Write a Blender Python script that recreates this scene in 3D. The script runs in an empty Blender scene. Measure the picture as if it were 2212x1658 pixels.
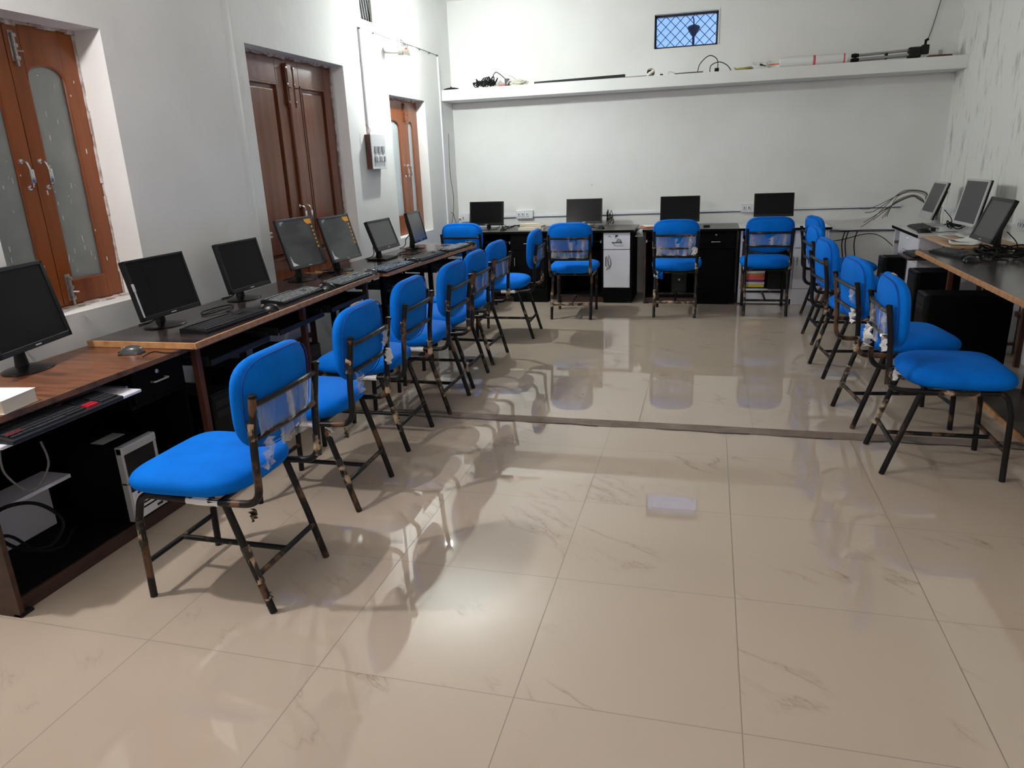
import bpy, bmesh, math, random
from mathutils import Vector, Matrix
PI = math.pi
C = bpy.context.scene.collection
random.seed(7)

# ---------------------------------------------------------------- camera
IMG_W = 2212.0
F_PX, YAW, PITCH, ROLL, CAM_H = 1546.89, 0.270526, 0.302681, -0.040478, 1.41
def make_camera():
    cy, sy = math.cos(YAW), math.sin(YAW)
    fwd = Vector((-sy*math.cos(PITCH), cy*math.cos(PITCH), -math.sin(PITCH)))
    right = Vector((cy, sy, 0)); up = right.cross(fwd)
    r = right*math.cos(ROLL)+up*math.sin(ROLL); u = -right*math.sin(ROLL)+up*math.cos(ROLL)
    cam = bpy.data.cameras.new('camera'); o = bpy.data.objects.new('camera', cam); C.objects.link(o)
    cam.sensor_width = 36; cam.lens = F_PX/IMG_W*36; cam.clip_start = .02
    m = Matrix((r, u, -fwd)).transposed().to_4x4(); m.translation = (0, 0, CAM_H)
    o.matrix_world = m
    bpy.context.scene.camera = o
make_camera()
# ---------------------------------------------------------------- world, exposure
sc = bpy.context.scene
sc.view_settings.view_transform = 'Standard'; sc.view_settings.look = 'None'
sc.view_settings.gamma = 1; sc.view_settings.use_curve_mapping = False
sc.view_settings.exposure = 0.43
w = bpy.data.worlds.new('dusk_sky'); sc.world = w; w.use_nodes = True
nt = w.node_tree; bg = nt.nodes['Background']
tc = nt.nodes.new('ShaderNodeTexCoord'); nz = nt.nodes.new('ShaderNodeTexNoise'); nz.inputs['Scale'].default_value = 3
rp = nt.nodes.new('ShaderNodeValToRGB')
rp.color_ramp.elements[0].position = .35; rp.color_ramp.elements[0].color = (.20, .40, 1.0, 1)
rp.color_ramp.elements[1].position = .68; rp.color_ramp.elements[1].color = (.50, .66, 1.0, 1)
nt.links.new(tc.outputs['Generated'], nz.inputs['Vector']); nt.links.new(nz.outputs['Fac'], rp.inputs['Fac'])
nt.links.new(rp.outputs['Color'], bg.inputs['Color']); bg.inputs['Strength'].default_value = 1.0
# the two wall bulbs: (x, y, z), emission colour, strength
BULB_SEEN = ((-2.42, 6.05, 2.295), (.93, 1.0, .97), 1800)
BULB_NEAR = ((-2.50, 1.42, 2.24), (1.0, .95, .93), 1850)
FILL_BEHIND = ((.3, -1.93, 2.35), (1.0, .97, .94), 40)  # added fill behind the viewer to even out the lighting, no known lamp

# ---------------------------------------------------------------- helpers
def rgb(r, g, b):
    f = lambda c: (c/255)/12.92 if c/255 <= .04045 else ((c/255+.055)/1.055)**2.4
    return (f(r), f(g), f(b), 1)
def mat(name, col, rough=.5, metal=0, spec=.5, noise=None, bump=None, coat=0, trans=0, alpha=1, emit=None):
    m = bpy.data.materials.new(name); m.use_nodes = True; t = m.node_tree; p = t.nodes['Principled BSDF']
    if len(col) == 3: col = (*col, 1)
    p.inputs['Base Color'].default_value = col; p.inputs['Roughness'].default_value = rough
    p.inputs['Metallic'].default_value = metal; p.inputs['Specular IOR Level'].default_value = spec
    p.inputs['Coat Weight'].default_value = coat; p.inputs['Transmission Weight'].default_value = trans
    p.inputs['Alpha'].default_value = alpha
    if emit: p.inputs['Emission Color'].default_value = (*emit[0], 1); p.inputs['Emission Strength'].default_value = emit[1]
    co = t.nodes.new('ShaderNodeTexCoord')
    if noise:      # (second colour, scale, lo, hi, stretch)
        c2, s, lo, hi, st = noise
        if len(c2) == 3: c2 = (*c2, 1)
        mp = t.nodes.new('ShaderNodeMapping'); mp.inputs['Scale'].default_value = st
        n = t.nodes.new('ShaderNodeTexNoise'); n.inputs['Scale'].default_value = s; n.inputs['Detail'].default_value = 5
        r = t.nodes.new('ShaderNodeValToRGB'); e = r.color_ramp.elements
        e[0].position = lo; e[0].color = col; e[1].position = hi; e[1].color = c2
        t.links.new(co.outputs['Object'], mp.inputs['Vector'])
        oi = t.nodes.new('ShaderNodeObjectInfo'); va = t.nodes.new('ShaderNodeVectorMath'); va.operation = 'ADD'
        ml = t.nodes.new('ShaderNodeMath'); ml.operation = 'MULTIPLY'; ml.inputs[1].default_value = 37
        t.links.new(oi.outputs['Random'], ml.inputs[0]); t.links.new(ml.outputs[0], va.inputs[1])
        t.links.new(mp.outputs[0], va.inputs[0]); t.links.new(va.outputs[0], n.inputs['Vector'])
        t.links.new(n.outputs['Fac'], r.inputs['Fac']); t.links.new(r.outputs['Color'], p.inputs['Base Color'])
    if bump:       # (scale, strength)
        n = t.nodes.new('ShaderNodeTexNoise'); n.inputs['Scale'].default_value = bump[0]; n.inputs['Detail'].default_value = 6
        b = t.nodes.new('ShaderNodeBump'); b.inputs['Strength'].default_value = bump[1]; b.inputs['Distance'].default_value = .01
        t.links.new(co.outputs['Object'], n.inputs['Vector']); t.links.new(n.outputs['Fac'], b.inputs['Height'])
        t.links.new(b.outputs['Normal'], p.inputs['Normal'])
    return m
ONE = (1, 1, 1)
M = {}
M['wall'] = mat('white_plaster', (.80, .80, .785), .75, spec=.2, noise=((.73, .725, .70), 1.3, .42, .72, ONE), bump=(9, .35))
M['ceiling'] = mat('ceiling_paint', (.88, .87, .85), .8)
M['blue'] = mat('blue_stretch_cover', (.000, .165, .68), .75, spec=.10, noise=((.000, .135, .58), 7, .4, .7, ONE), bump=(24, .18))
M['blue_seam'] = mat('blue_seam', (.000, .045, .30), .8)
M['frame'] = mat('worn_black_tube', (.005, .005, .006), .4, spec=.3, noise=((.12, .06, .032), 13, .56, .63, (1, 1, .6)), bump=(60, .1))
M['tape'] = mat('brown_tape', (.02, .014, .01), .4, noise=((.42, .30, .19), 26, .47, .60, ONE), bump=(60, .5))
M['dark'] = mat('black_laminate', (.004, .004, .004), .6, spec=.05)
M['dark_top'] = mat('dark_tabletop', (.035, .022, .022), .17, spec=.45, noise=((.06, .055, .055), 3, .45, .75, (1, 4, 1)))
M['brown_top'] = mat('brown_wood_laminate', (.20, .075, .035), .32, noise=((.07, .028, .016), 3.2, .42, .66, (10, 1.2, 1)))
M['grey_top'] = mat('grey_brown_laminate', (.10, .085, .07), .3, noise=((.05, .04, .035), 4, .4, .7, (1, 8, 1)))
M['edge'] = mat('light_wood_edge', (.50, .26, .11), .5, noise=((.34, .16, .065), 9, .4, .7, (3, 3, 3)))
M['brown_edge'] = mat('brown_wood_edge', (.19, .085, .035), .5, noise=((.05, .025, .015), 6, .45, .65, (3, 1, 3)))
M['rust'] = mat('rust_brown_paint', (.10, .028, .014), .5, noise=((.05, .015, .01), 8, .4, .7, ONE))
M['plinth'] = mat('dark_brown_laminate', (.055, .022, .014), .4, noise=((.02, .01, .008), 6, .4, .7, (1, 1, 6)))
M['white_lam'] = mat('white_laminate', (.78, .77, .84), .35, noise=((.70, .69, .74), 3, .4, .8, ONE))
M['white_top'] = mat('white_tabletop', (.72, .73, .73), .2)
M['plastic'] = mat('black_plastic', (.008, .008, .008), .42, spec=.22)
M['plastic_grey'] = mat('charcoal_plastic', (.022, .022, .023), .4, spec=.2)
M['keys'] = mat('dark_keycaps', (.028, .03, .034), .4)
M['keys_film'] = mat('film_covered_keycaps', (.20, .22, .23), .25, noise=((.42, .44, .45), 55, .45, .65, ONE))
M['keys_blue'] = mat('blue_grey_keycaps', (.11, .14, .20), .25, noise=((.38, .42, .50), 70, .45, .65, ONE))
M['keys_red'] = mat('red_keycaps', (.50, .012, .03), .4)
M['screen'] = mat('dark_screen', (.006, .006, .0065), .18, spec=.14)
M['screen_grey'] = mat('dark_grey_screen', (.035, .036, .038), .3, spec=.6)
M['screen_film'] = mat('film_covered_screen', (.04, .042, .044), .14, spec=.6, noise=((.075, .078, .08), 2.2, .45, .55, (1, 1, 3)))
M['bezel'] = mat('black_bezel', (.009, .009, .010), .25, spec=.3)
M['bezel_grey'] = mat('grey_bezel', (.055, .057, .062), .22)
M['silver'] = mat('silver_plastic', (.50, .51, .52), .35, metal=.3)
M['chrome'] = mat('chrome', (.75, .75, .76), .2, metal=1)
M['steel'] = mat('steel', (.45, .44, .43), .35, metal=.8)
M['orange'] = mat('orange_sticker', (.85, .38, .03), .5)
M['paper'] = mat('white_paper', (.75, .75, .74), .7)
M['paper_edge'] = mat('cream_page_edges', (.68, .60, .46), .8)
M['film'] = mat('white_torn_film', (.80, .79, .78), .35)
M['cable'] = mat('black_cable', (.006, .006, .007), .6, spec=.15)
M['cable_grey'] = mat('grey_cable', (.10, .09, .085), .55)
M['cable_brown'] = mat('dusty_brown_cable', (.10, .085, .06), .7)
M['cable_white'] = mat('cream_cable', (.55, .52, .44), .6)
M['trunk'] = mat('white_pvc', (.76, .77, .82), .35)
M['groove'] = mat('dark_joint', (.10, .10, .11), .7)
M['switch'] = mat('switch_plate', (.72, .72, .74), .35)
M['switch_grey'] = mat('grey_rocker', (.32, .33, .35), .4)
M['teak'] = mat('varnished_red_wood', (.30, .080, .014), .30, noise=((.21, .050, .009), 3, .35, .7, (6, 6, .7)), bump=(30, .08))
M['teak_dark'] = mat('varnished_brown_wood', (.20, .062, .028), .2, noise=((.12, .035, .017), 2.5, .35, .7, (7, 7, .5)), bump=(30, .06))
M['teak_light'] = mat('orange_wood_bead', (.26, .065, .015), .35)
M['frost'] = mat('frosted_glass', (.26, .28, .265), .28, spec=.5, noise=((.33, .35, .33), 6, .3, .7, ONE))
M['frost_pale'] = mat('pale_frosted_glass', (.45, .50, .51), .28, spec=.5, noise=((.55, .62, .64), 6, .3, .7, ONE))
M['speck'] = mat('paint_speck', (.70, .69, .66), .8)
M['plaster_rough'] = mat('rough_mortar', (.40, .30, .27), .9, noise=((.66, .62, .59), 22, .4, .6, ONE), bump=(30, .8))
M['iron'] = mat('dark_iron', (.010, .012, .022), .6)
M['net'] = mat('black_netting', (.004, .004, .004), .8)
M['beige'] = mat('beige_board', (.36, .35, .31), .8)
M['red'] = mat('red_plastic', (.65, .02, .02), .45)
M['orange_card'] = mat('orange_card', (.70, .15, .03), .6)
M['cement'] = mat('cement_strip', (.22, .175, .14), .8, noise=((.15, .11, .085), 9, .35, .7, ONE), bump=(30, .7))
M['crack'] = mat('dark_crack', (.06, .045, .035), .9)
M['ply'] = mat('bare_board', (.46, .30, .18), .6)
M['floorboard'] = mat('grey_board', (.09, .075, .06), .35, noise=((.05, .045, .04), 4, .4, .7, ONE))
M['ivory'] = mat('ivory_plastic', (.62, .60, .52), .45)
M['green'] = mat('yellow_green_bag', (.36, .36, .12), .6)
M['pink'] = mat('pink_cover', (.62, .10, .12), .6)
M['purple'] = mat('purple_cover', (.16, .03, .14), .6)
M['yellow'] = mat('yellow_cover', (.72, .56, .05), .6)

def film_material():
    m = bpy.data.materials.new('clear_crumpled_film'); m.use_nodes = True; t = m.node_tree
    out = t.nodes['Material Output']; p = t.nodes['Principled BSDF']
    p.inputs['Base Color'].default_value = (.75, .76, .80, 1); p.inputs['Roughness'].default_value = .22
    tr = t.nodes.new('ShaderNodeBsdfTransparent'); mx = t.nodes.new('ShaderNodeMixShader')
    co = t.nodes.new('ShaderNodeTexCoord'); n = t.nodes.new('ShaderNodeTexNoise'); n.inputs['Scale'].default_value = 9; n.inputs['Detail'].default_value = 3; mp = t.nodes.new('ShaderNodeMapping'); mp.inputs['Scale'].default_value = (3.5, 1, .8); mp.inputs['Rotation'].default_value = (0, .35, 0)
    r = t.nodes.new('ShaderNodeMapRange'); r.inputs[1].default_value = .38; r.inputs[2].default_value = .70; r.inputs[3].default_value = .10; r.inputs[4].default_value = .55
    t.links.new(co.outputs['Object'], mp.inputs[0]); t.links.new(mp.outputs[0], n.inputs['Vector']); t.links.new(n.outputs['Fac'], r.inputs[0])
    t.links.new(r.outputs[0], mx.inputs[0]); t.links.new(tr.outputs[0], mx.inputs[1]); t.links.new(p.outputs[0], mx.inputs[2])
    t.links.new(mx.outputs[0], out.inputs['Surface'])
    return m
M['clear_film'] = film_material()

VEIN = -36
def floor_material():
    m = bpy.data.materials.new('marbled_floor_tiles'); m.use_nodes = True; t = m.node_tree; L = t.links
    p = t.nodes['Principled BSDF']; N = t.nodes.new
    def math_(op, a, b=None, clamp=False):
        n = N('ShaderNodeMath'); n.operation = op; n.use_clamp = clamp
        for i, v in enumerate((a, b)):
            if v is None: continue
            if isinstance(v, (int, float)): n.inputs[i].default_value = v
            else: L.new(v, n.inputs[i])
        return n.outputs[0]
    co = N('ShaderNodeTexCoord'); sp = N('ShaderNodeSeparateXYZ'); L.new(co.outputs['Object'], sp.inputs[0])
    x, y = sp.outputs[0], sp.outputs[1]
    far = math_('GREATER_THAN', y, 3.72)
    ox = math_('ADD', math_('MULTIPLY', far, (-.325+1.063)), -1.063)
    oy = math_('ADD', math_('MULTIPLY', far, 4.32-1.557), 1.557)
    tx = math_('DIVIDE', math_('SUBTRACT', x, ox), .6); ty = math_('DIVIDE', math_('SUBTRACT', y, oy), .6)
    def seam(v, hw):
        fr = math_('FRACT', v); d = math_('MINIMUM', fr, math_('SUBTRACT', 1.0, fr))
        return math_('LESS_THAN', d, hw/.6)
    grout = math_('MAXIMUM', seam(tx, .0014), seam(ty, .0011))
    cb = N('ShaderNodeCombineXYZ'); L.new(math_('FLOOR', tx), cb.inputs[0]); L.new(math_('FLOOR', ty), cb.inputs[1]); L.new(far, cb.inputs[2])
    wn = N('ShaderNodeTexWhiteNoise'); wn.noise_dimensions = '3D'; L.new(cb.outputs[0], wn.inputs['Vector'])
    # veins: position + random offset per tile, stretched along a diagonal
    off = N('ShaderNodeVectorMath'); off.operation = 'MULTIPLY_ADD'; L.new(wn.outputs['Color'], off.inputs[0])
    off.inputs[1].default_value = (1.0, 1.0, 0); L.new(co.outputs['Object'], off.inputs[2])
    mp = N('ShaderNodeMapping'); mp.vector_type = 'TEXTURE'; mp.inputs['Rotation'].default_value = (0, 0, math.radians(VEIN)); mp.inputs['Scale'].default_value = (1.15, .36, 1)
    L.new(off.outputs[0], mp.inputs['Vector'])
    n1 = N('ShaderNodeTexNoise'); n1.inputs['Scale'].default_value = 1.5; n1.inputs['Detail'].default_value = 5; n1.inputs['Roughness'].default_value = .55
    L.new(mp.outputs[0], n1.inputs['Vector'])
    d = math_('ABSOLUTE', math_('SUBTRACT', n1.outputs['Fac'], .50))
    fine = N('ShaderNodeMapRange'); fine.inputs[1].default_value = 0; fine.inputs[2].default_value = .0085; fine.inputs[3].default_value = 1; fine.inputs[4].default_value = 0; L.new(d, fine.inputs[0])
    wide = N('ShaderNodeMapRange'); wide.inputs[1].default_value = 0; wide.inputs[2].default_value = .035; wide.inputs[3].default_value = .35; wide.inputs[4].default_value = 0; L.new(d, wide.inputs[0])
    n2 = N('ShaderNodeTexNoise'); n2.inputs['Scale'].default_value = 2.3; n2.inputs['Detail'].default_value = 2; L.new(off.outputs[0], n2.inputs['Vector'])
    ms = N('ShaderNodeMapRange'); ms.inputs[1].default_value = .54; ms.inputs[2].default_value = .64; L.new(n2.outputs['Fac'], ms.inputs[0])
    vein = math_('MULTIPLY', math_('MAXIMUM', fine.outputs[0], wide.outputs[0]), ms.outputs[0])
    n3 = N('ShaderNodeTexNoise'); n3.inputs['Scale'].default_value = 1.1; n3.inputs['Detail'].default_value = 3; L.new(off.outputs[0], n3.inputs['Vector'])
    base = N('ShaderNodeMix'); base.data_type = 'RGBA'; L.new(n3.outputs['Fac'], base.inputs[0])
    base.inputs[6].default_value = (.47, .385, .305, 1); base.inputs[7].default_value = (.53, .44, .355, 1)
    v = N('ShaderNodeMix'); v.data_type = 'RGBA'; L.new(math_('MULTIPLY', vein, .62), v.inputs[0]); L.new(base.outputs[2], v.inputs[6]); v.inputs[7].default_value = (.24, .155, .11, 1)
    g = N('ShaderNodeMix'); g.data_type = 'RGBA'; L.new(math_('MULTIPLY', grout, .75), g.inputs[0]); L.new(v.outputs[2], g.inputs[6]); g.inputs[7].default_value = (.10, .075, .055, 1)
    # small dark specks of dirt
    vo = N('ShaderNodeTexVoronoi'); vo.inputs['Scale'].default_value = 2.2; L.new(co.outputs['Object'], vo.inputs['Vector'])
    sk = math_('LESS_THAN', vo.outputs['Distance'], .011)
    s = N('ShaderNodeMix'); s.data_type = 'RGBA'; L.new(sk, s.inputs[0]); L.new(g.outputs[2], s.inputs[6]); s.inputs[7].default_value = (.04, .03, .02, 1)
    L.new(s.outputs[2], p.inputs['Base Color'])
    L.new(math_('ADD', math_('MULTIPLY', grout, .5), .020), p.inputs['Roughness'])
    p.inputs['IOR'].default_value = 1.78
    return m
M['floor'] = floor_material()

def right_wall_material():
    m = mat('stained_plaster', (.78, .78, .75), .8, spec=.2, bump=(9, .35))
    t = m.node_tree; L = t.links; p = t.nodes['Principled BSDF']; N = t.nodes.new
    co = N('ShaderNodeTexCoord'); mp = N('ShaderNodeMapping'); mp.inputs['Scale'].default_value = (1, 5, 1.4); mp.inputs['Rotation'].default_value = (.25, 0, 0)
    n = N('ShaderNodeTexNoise'); n.inputs['Scale'].default_value = 2.6; n.inputs['Detail'].default_value = 8; n.inputs['Roughness'].default_value = .62
    r = N('ShaderNodeValToRGB'); e = r.color_ramp.elements
    e[0].position = .54; e[0].color = (.78, .78, .74, 1); e[1].position = .74; e[1].color = (.38, .38, .34, 1)
    L.new(co.outputs['Object'], mp.inputs[0]); L.new(mp.outputs[0], n.inputs['Vector']); L.new(n.outputs['Fac'], r.inputs[0]); L.new(r.outputs[0], p.inputs['Base Color'])
    return m
M['wall_stained'] = right_wall_material()

class MB:
    """collects shapes into one mesh"""
    def __init__(s): s.bm = bmesh.new()
    def box(s, x0, x1, y0, y1, z0, z1, bev=0, rot=None):
        r = bmesh.ops.create_cube(s.bm, size=1); vs = r['verts']
        bmesh.ops.scale(s.bm, vec=(x1-x0, y1-y0, z1-z0), verts=vs)
        bmesh.ops.translate(s.bm, vec=((x0+x1)/2, (y0+y1)/2, (z0+z1)/2), verts=vs)
        if rot: bmesh.ops.transform(s.bm, matrix=rot, verts=vs)
        if bev:
            ed = list({e for v in vs for e in v.link_edges})
            bmesh.ops.bevel(s.bm, geom=ed, offset=bev, segments=2, profile=.5, affect='EDGES')
        return s
    def tube(s, pts, r, n=10, cap=True, radii=None):
        pts = [Vector(p) for p in pts]; rings = []; prev = None
        for i, p in enumerate(pts):
            if i == 0: d = pts[1]-p
            elif i == len(pts)-1: d = p-pts[i-1]
            else: d = (pts[i+1]-p).normalized()+(p-pts[i-1]).normalized()
            d = d.normalized()
            if prev is None:
                a = Vector((0, 0, 1)) if abs(d.z) < .9 else Vector((1, 0, 0)); u = d.cross(a).normalized()
            else:
                u = (prev-d*prev.dot(d)); u = u.normalized() if u.length > 1e-6 else d.orthogonal().normalized()
            prev = u; v = d.cross(u); rr = radii[i] if radii else r
            rings.append([s.bm.verts.new(p+(u*math.cos(2*PI*k/n)+v*math.sin(2*PI*k/n))*rr) for k in range(n)])
        for a, b in zip(rings, rings[1:]):
            for k in range(n): s.bm.faces.new((a[k], a[(k+1) % n], b[(k+1) % n], b[k]))
        if cap: s.bm.faces.new(rings[0][::-1]); s.bm.faces.new(rings[-1])
        return s
    def lathe(s, prof, c=(0, 0, 0), n=24, axis='Z', sx=1, sy=1):
        c = Vector(c); rings = []
        for r, z in prof:
            ring = []
            for k in range(n):
                a = 2*PI*k/n; p = Vector((r*math.cos(a)*sx, r*math.sin(a)*sy, z))
                if axis == 'Y': p = Vector((p.x, -p.z, p.y))
                if axis == 'X': p = Vector((p.z, p.y, -p.x))
                ring.append(s.bm.verts.new(c+p))
            rings.append(ring)
        for a, b in zip(rings, rings[1:]):
            for k in range(n): s.bm.faces.new((a[k], a[(k+1) % n], b[(k+1) % n], b[k]))
        if prof[0][0] > 1e-5: s.bm.faces.new(rings[0][::-1])
        if prof[-1][0] > 1e-5: s.bm.faces.new(rings[-1])
        return s
    def prism(s, pts, a, b, axis='Z'):
        """outline pts (2-D) swept from a to b along an axis"""
        def P(p, t):
            if axis == 'Z': return (p[0], p[1], t)
            if axis == 'Y': return (p[0], t, p[1])
            return (t, p[0], p[1])
        A = [s.bm.verts.new(P(p, a)) for p in pts]; B = [s.bm.verts.new(P(p, b)) for p in pts]
        s.bm.faces.new(A[::-1]); s.bm.faces.new(B); n = len(pts)
        for k in range(n): s.bm.faces.new((A[k], A[(k+1) % n], B[(k+1) % n], B[k]))
        return s
    def quad(s, *p):
        s.bm.faces.new([s.bm.verts.new(q) for q in p]); return s
    def build(s, name, m, parent=None, smooth=False, loc=None, rotz=0):
        bmesh.ops.recalc_face_normals(s.bm, faces=s.bm.faces[:])
        me = bpy.data.meshes.new(name); s.bm.to_mesh(me); s.bm.free()
        me.materials.append(M[m] if isinstance(m, str) else m)
        if smooth:
            me.polygons.foreach_set('use_smooth', [True]*len(me.polygons))
            me.set_sharp_from_angle(angle=math.radians(38))
        o = bpy.data.objects.new(name, me); C.objects.link(o)
        if parent: o.parent = parent
        if loc: o.location = loc
        if rotz: o.rotation_euler = (0, 0, rotz)
        return o
def thing(name, label, cat, loc=(0, 0, 0), rotz=0, group=None, rot=None):
    o = bpy.data.objects.new(name, None); C.objects.link(o); o.empty_display_size = .1
    o.location = loc; o.rotation_euler = rot if rot else (0, 0, rotz)
    o['label'] = label; o['category'] = cat
    if group: o['group'] = group
    return o
def tag(o, label, cat, group=None):
    o['label'] = label; o['category'] = cat
    if group: o['group'] = group
    return o
def struct(o): o['kind'] = 'structure'; return o
def copy_tree(o, parent=None):
    c = o.copy(); C.objects.link(c)
    if parent: c.parent = parent
    for ch in o.children: copy_tree(ch, c)
    return c
def bend(pts, r=.03, n=5):
    """round the inner corners of a polyline"""
    pts = [Vector(p) for p in pts]; out = [pts[0]]
    for a, b, c in zip(pts, pts[1:], pts[2:]):
        u = (a-b); v = (c-b); k = min(r, u.length*.45, v.length*.45); p0 = b+u.normalized()*k; p1 = b+v.normalized()*k
        for i in range(n+1):
            t = i/n; out.append(p0*(1-t)**2+b*2*t*(1-t)+p1*t*t)
    out.append(pts[-1]); return out
def spline(pts, n=6):
    pts = [Vector(p) for p in pts]; P = [pts[0]]+pts+[pts[-1]]; out = []
    for i in range(1, len(P)-2):
        a, b, c, d = P[i-1], P[i], P[i+1], P[i+2]
        for k in range(n):
            t = k/n; out.append(.5*((2*b)+(c-a)*t+(2*a-5*b+4*c-d)*t*t+(3*b-a-3*c+d)*t**3))
    out.append(pts[-1]); return out
def cable(name, pts, r, m, parent=None, n=6):
    return MB().tube(spline(pts, n), r, 6).build(name, m, parent, smooth=True)

# ---------------------------------------------------------------- room shell
XL, XR, YB, YF, ZC = -2.68, 2.08, 7.74, -2.0, 2.98
struct(MB().box(XL-.3, XR+.3, YF-.2, YB+.3, -.1, 0).build('floor', 'floor'))
struct(MB().box(XL-.3, XR+.3, YF-.2, YB+.3, ZC, ZC+.1).build('ceiling', 'ceiling'))
struct(MB().box(XR, XR+.2, YF-.2, YB+.3, 0, ZC).build('wall_right', 'wall_stained'))
struct(MB().box(XL-.3, XR+.3, YF-.2, YF, 0, ZC).build('wall_front', 'wall'))
def holed(name, a0, a1, holes, axis, p0, p1, m):
    """wall slab between p0 and p1 on the given axis, with rectangular holes (a0,a1,z0,z1)"""
    us = sorted({a0, a1, *[h[0] for h in holes], *[h[1] for h in holes]})
    zs = sorted({0, ZC, *[h[2] for h in holes], *[h[3] for h in holes]})
    b = MB(); bm = b.bm
    solid = lambda i, j: 0 <= i < len(us)-1 and 0 <= j < len(zs)-1 and not any(h[0] <= us[i]+1e-4 < h[1] and h[2] <= zs[j]+1e-4 < h[3] for h in holes)
    def P(u, z, p): return (p, u, z) if axis == 'X' else (u, p, z)
    for i in range(len(us)-1):
        for j in range(len(zs)-1):
            if not solid(i, j): continue
            u0, u1, z0, z1 = us[i], us[i+1], zs[j], zs[j+1]
            for p in (p0, p1): b.quad(P(u0, z0, p), P(u1, z0, p), P(u1, z1, p), P(u0, z1, p))
            if not solid(i-1, j): b.quad(P(u0, z0, p0), P(u0, z0, p1), P(u0, z1, p1), P(u0, z1, p0))
            if not solid(i+1, j): b.quad(P(u1, z0, p0), P(u1, z0, p1), P(u1, z1, p1), P(u1, z1, p0))
            if not solid(i, j-1): b.quad(P(u0, z0, p0), P(u1, z0, p0), P(u1, z0, p1), P(u0, z0, p1))
            if not solid(i, j+1): b.quad(P(u0, z1, p0), P(u1, z1, p0), P(u1, z1, p1), P(u0, z1, p1))
    bmesh.ops.remove_doubles(bm, verts=bm.verts[:], dist=1e-5)
    return struct(b.build(name, m))
W1 = (2.24, 2.965, .84, 2.045); W2 = (4.07, 5.30, .64, 2.13); W3 = (6.10, 6.93, .77, 1.985); W4 = (5.68, 6.15, 2.50, 2.86)
BW = (-.575, .02, 2.385, 2.685)
holed('wall_left', YF-.2, YB+.3, [W1, W2, W3, W4], 'X', XL, XL-.3, 'wall')
holed('wall_back', XL, XR, [BW], 'Y', YB, YB+.25, 'wall')
# soft vertical ridge on the left wall between the two near windows
struct(MB().tube([(XL-.157, 3.93, 0), (XL-.157, 3.93, ZC)], .161, 96).build('trim_1', 'wall', smooth=True))
# cement strip across the floor where the tiling changes
def strip():
    b = MB(); n = 60; top = []; bot = []
    for i in range(n+1):
        x = XL+(XR-XL)*i/n; k = random.uniform(-.006, .006)
        top.append((x, 3.765+random.uniform(-.003, .003), .002)); bot.append((x, 3.668-.0*x+k, .002))
    for i in range(n): b.quad(bot[i], bot[i+1], top[i+1], top[i])
    struct(b.build('trim_2', 'cement'))
    b = MB()
    for i in range(n):
        if random.random() < .8:
            wd = random.uniform(.002, .009)
            p, q = Vector(bot[i]), Vector(bot[i+1]); b.quad(p+Vector((0, -wd, .001)), q+Vector((0, -wd, .001)), q+Vector((0, .002, .001)), p+Vector((0, .002, .001)))
    struct(b.build('trim_3', 'crack'))
strip()

# ---------------------------------------------------------------- wooden shutter windows in the left wall
def arch(y0, y1, z0, z1, rise, n=12):
    pts = [(y0, z0), (y1, z0), (y1, z1-rise)]
    for k in range(1, n):
        a = PI*k/n; pts.append(((y0+y1)/2+(y1-y0)/2*math.cos(a), z1-rise+rise*math.sin(a)**.7))
    pts.append((y0, z1-rise)); return pts
def leaf(y0, y1, z0, z1, x, wood, glass, parent, st, rail_b, rail_t, rise, side):
    """one shutter leaf facing +X; panel or arched glass inside stiles"""
    f = thing_part('shutter', parent)
    t = .035; gy0, gy1, gz0, gz1 = y0+st[0], y1-st[1], z0+rail_b, z1-rail_t
    b = MB()
    b.box(x-t, x, y0, gy0, z0, z1, .003); b.box(x-t, x, gy1, y1, z0, z1, .003)
    b.box(x-t, x, gy0, gy1, z0, gz0, .002)
    if glass:
        n = 14; a = arch(gy0, gy1, gz0, gz1, rise, n)
        # the top rail follows the arch: strips between the arch and the leaf top
        ar = a[2:]
        for p, q in zip(ar, ar[1:]):
            b.prism([(q[0], q[1]), (p[0], p[1]), (p[0], z1), (q[0], z1)], x-t, x, 'X')
        fr = b.build('shutter_frame', wood, f)
        MB().box(x-t*.7, x-t*.45, gy0-.005, gy1+.005, gz0-.005, gz1, 0).build('pane', glass, f)
        bd = MB()
        path = a+[a[0]]
        for p, q in zip(path, path[1:]):
            bd.tube([(x-.008, p[0], p[1]), (x-.008, q[0], q[1])], .007, 6)
        bd.build('glazing_bead', 'teak_light', f)
    else:
        b.box(x-t, x, gy0, gy1, gz1, z1, .002)
        b.build('shutter_frame', wood, f)
        pb = MB(); pb.box(x-t*.9, x-t*.55, gy0, gy1, gz0, gz1)
        pb.box(x-t*.6, x-t*.15, gy0+.035, gy1-.035, gz0+.035, gz1-.035, .010).build('wood_panel', wood, f)
        bd = MB()
        for a0, a1, c0, c1 in ((gy0, gy1, gz0, gz0+.012), (gy0, gy1, gz1-.012, gz1), (gy0, gy0+.012, gz0, gz1), (gy1-.012, gy1, gz0, gz1)):
            bd.box(x-.02, x+.004, a0, a1, c0, c1, .002)
        bd.build('panel_moulding', wood, f)
    return f
def thing_part(name, parent):
    o = bpy.data.objects.new(name, None); C.objects.link(o); o.parent = parent; o.empty_display_size = .05; return o
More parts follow.
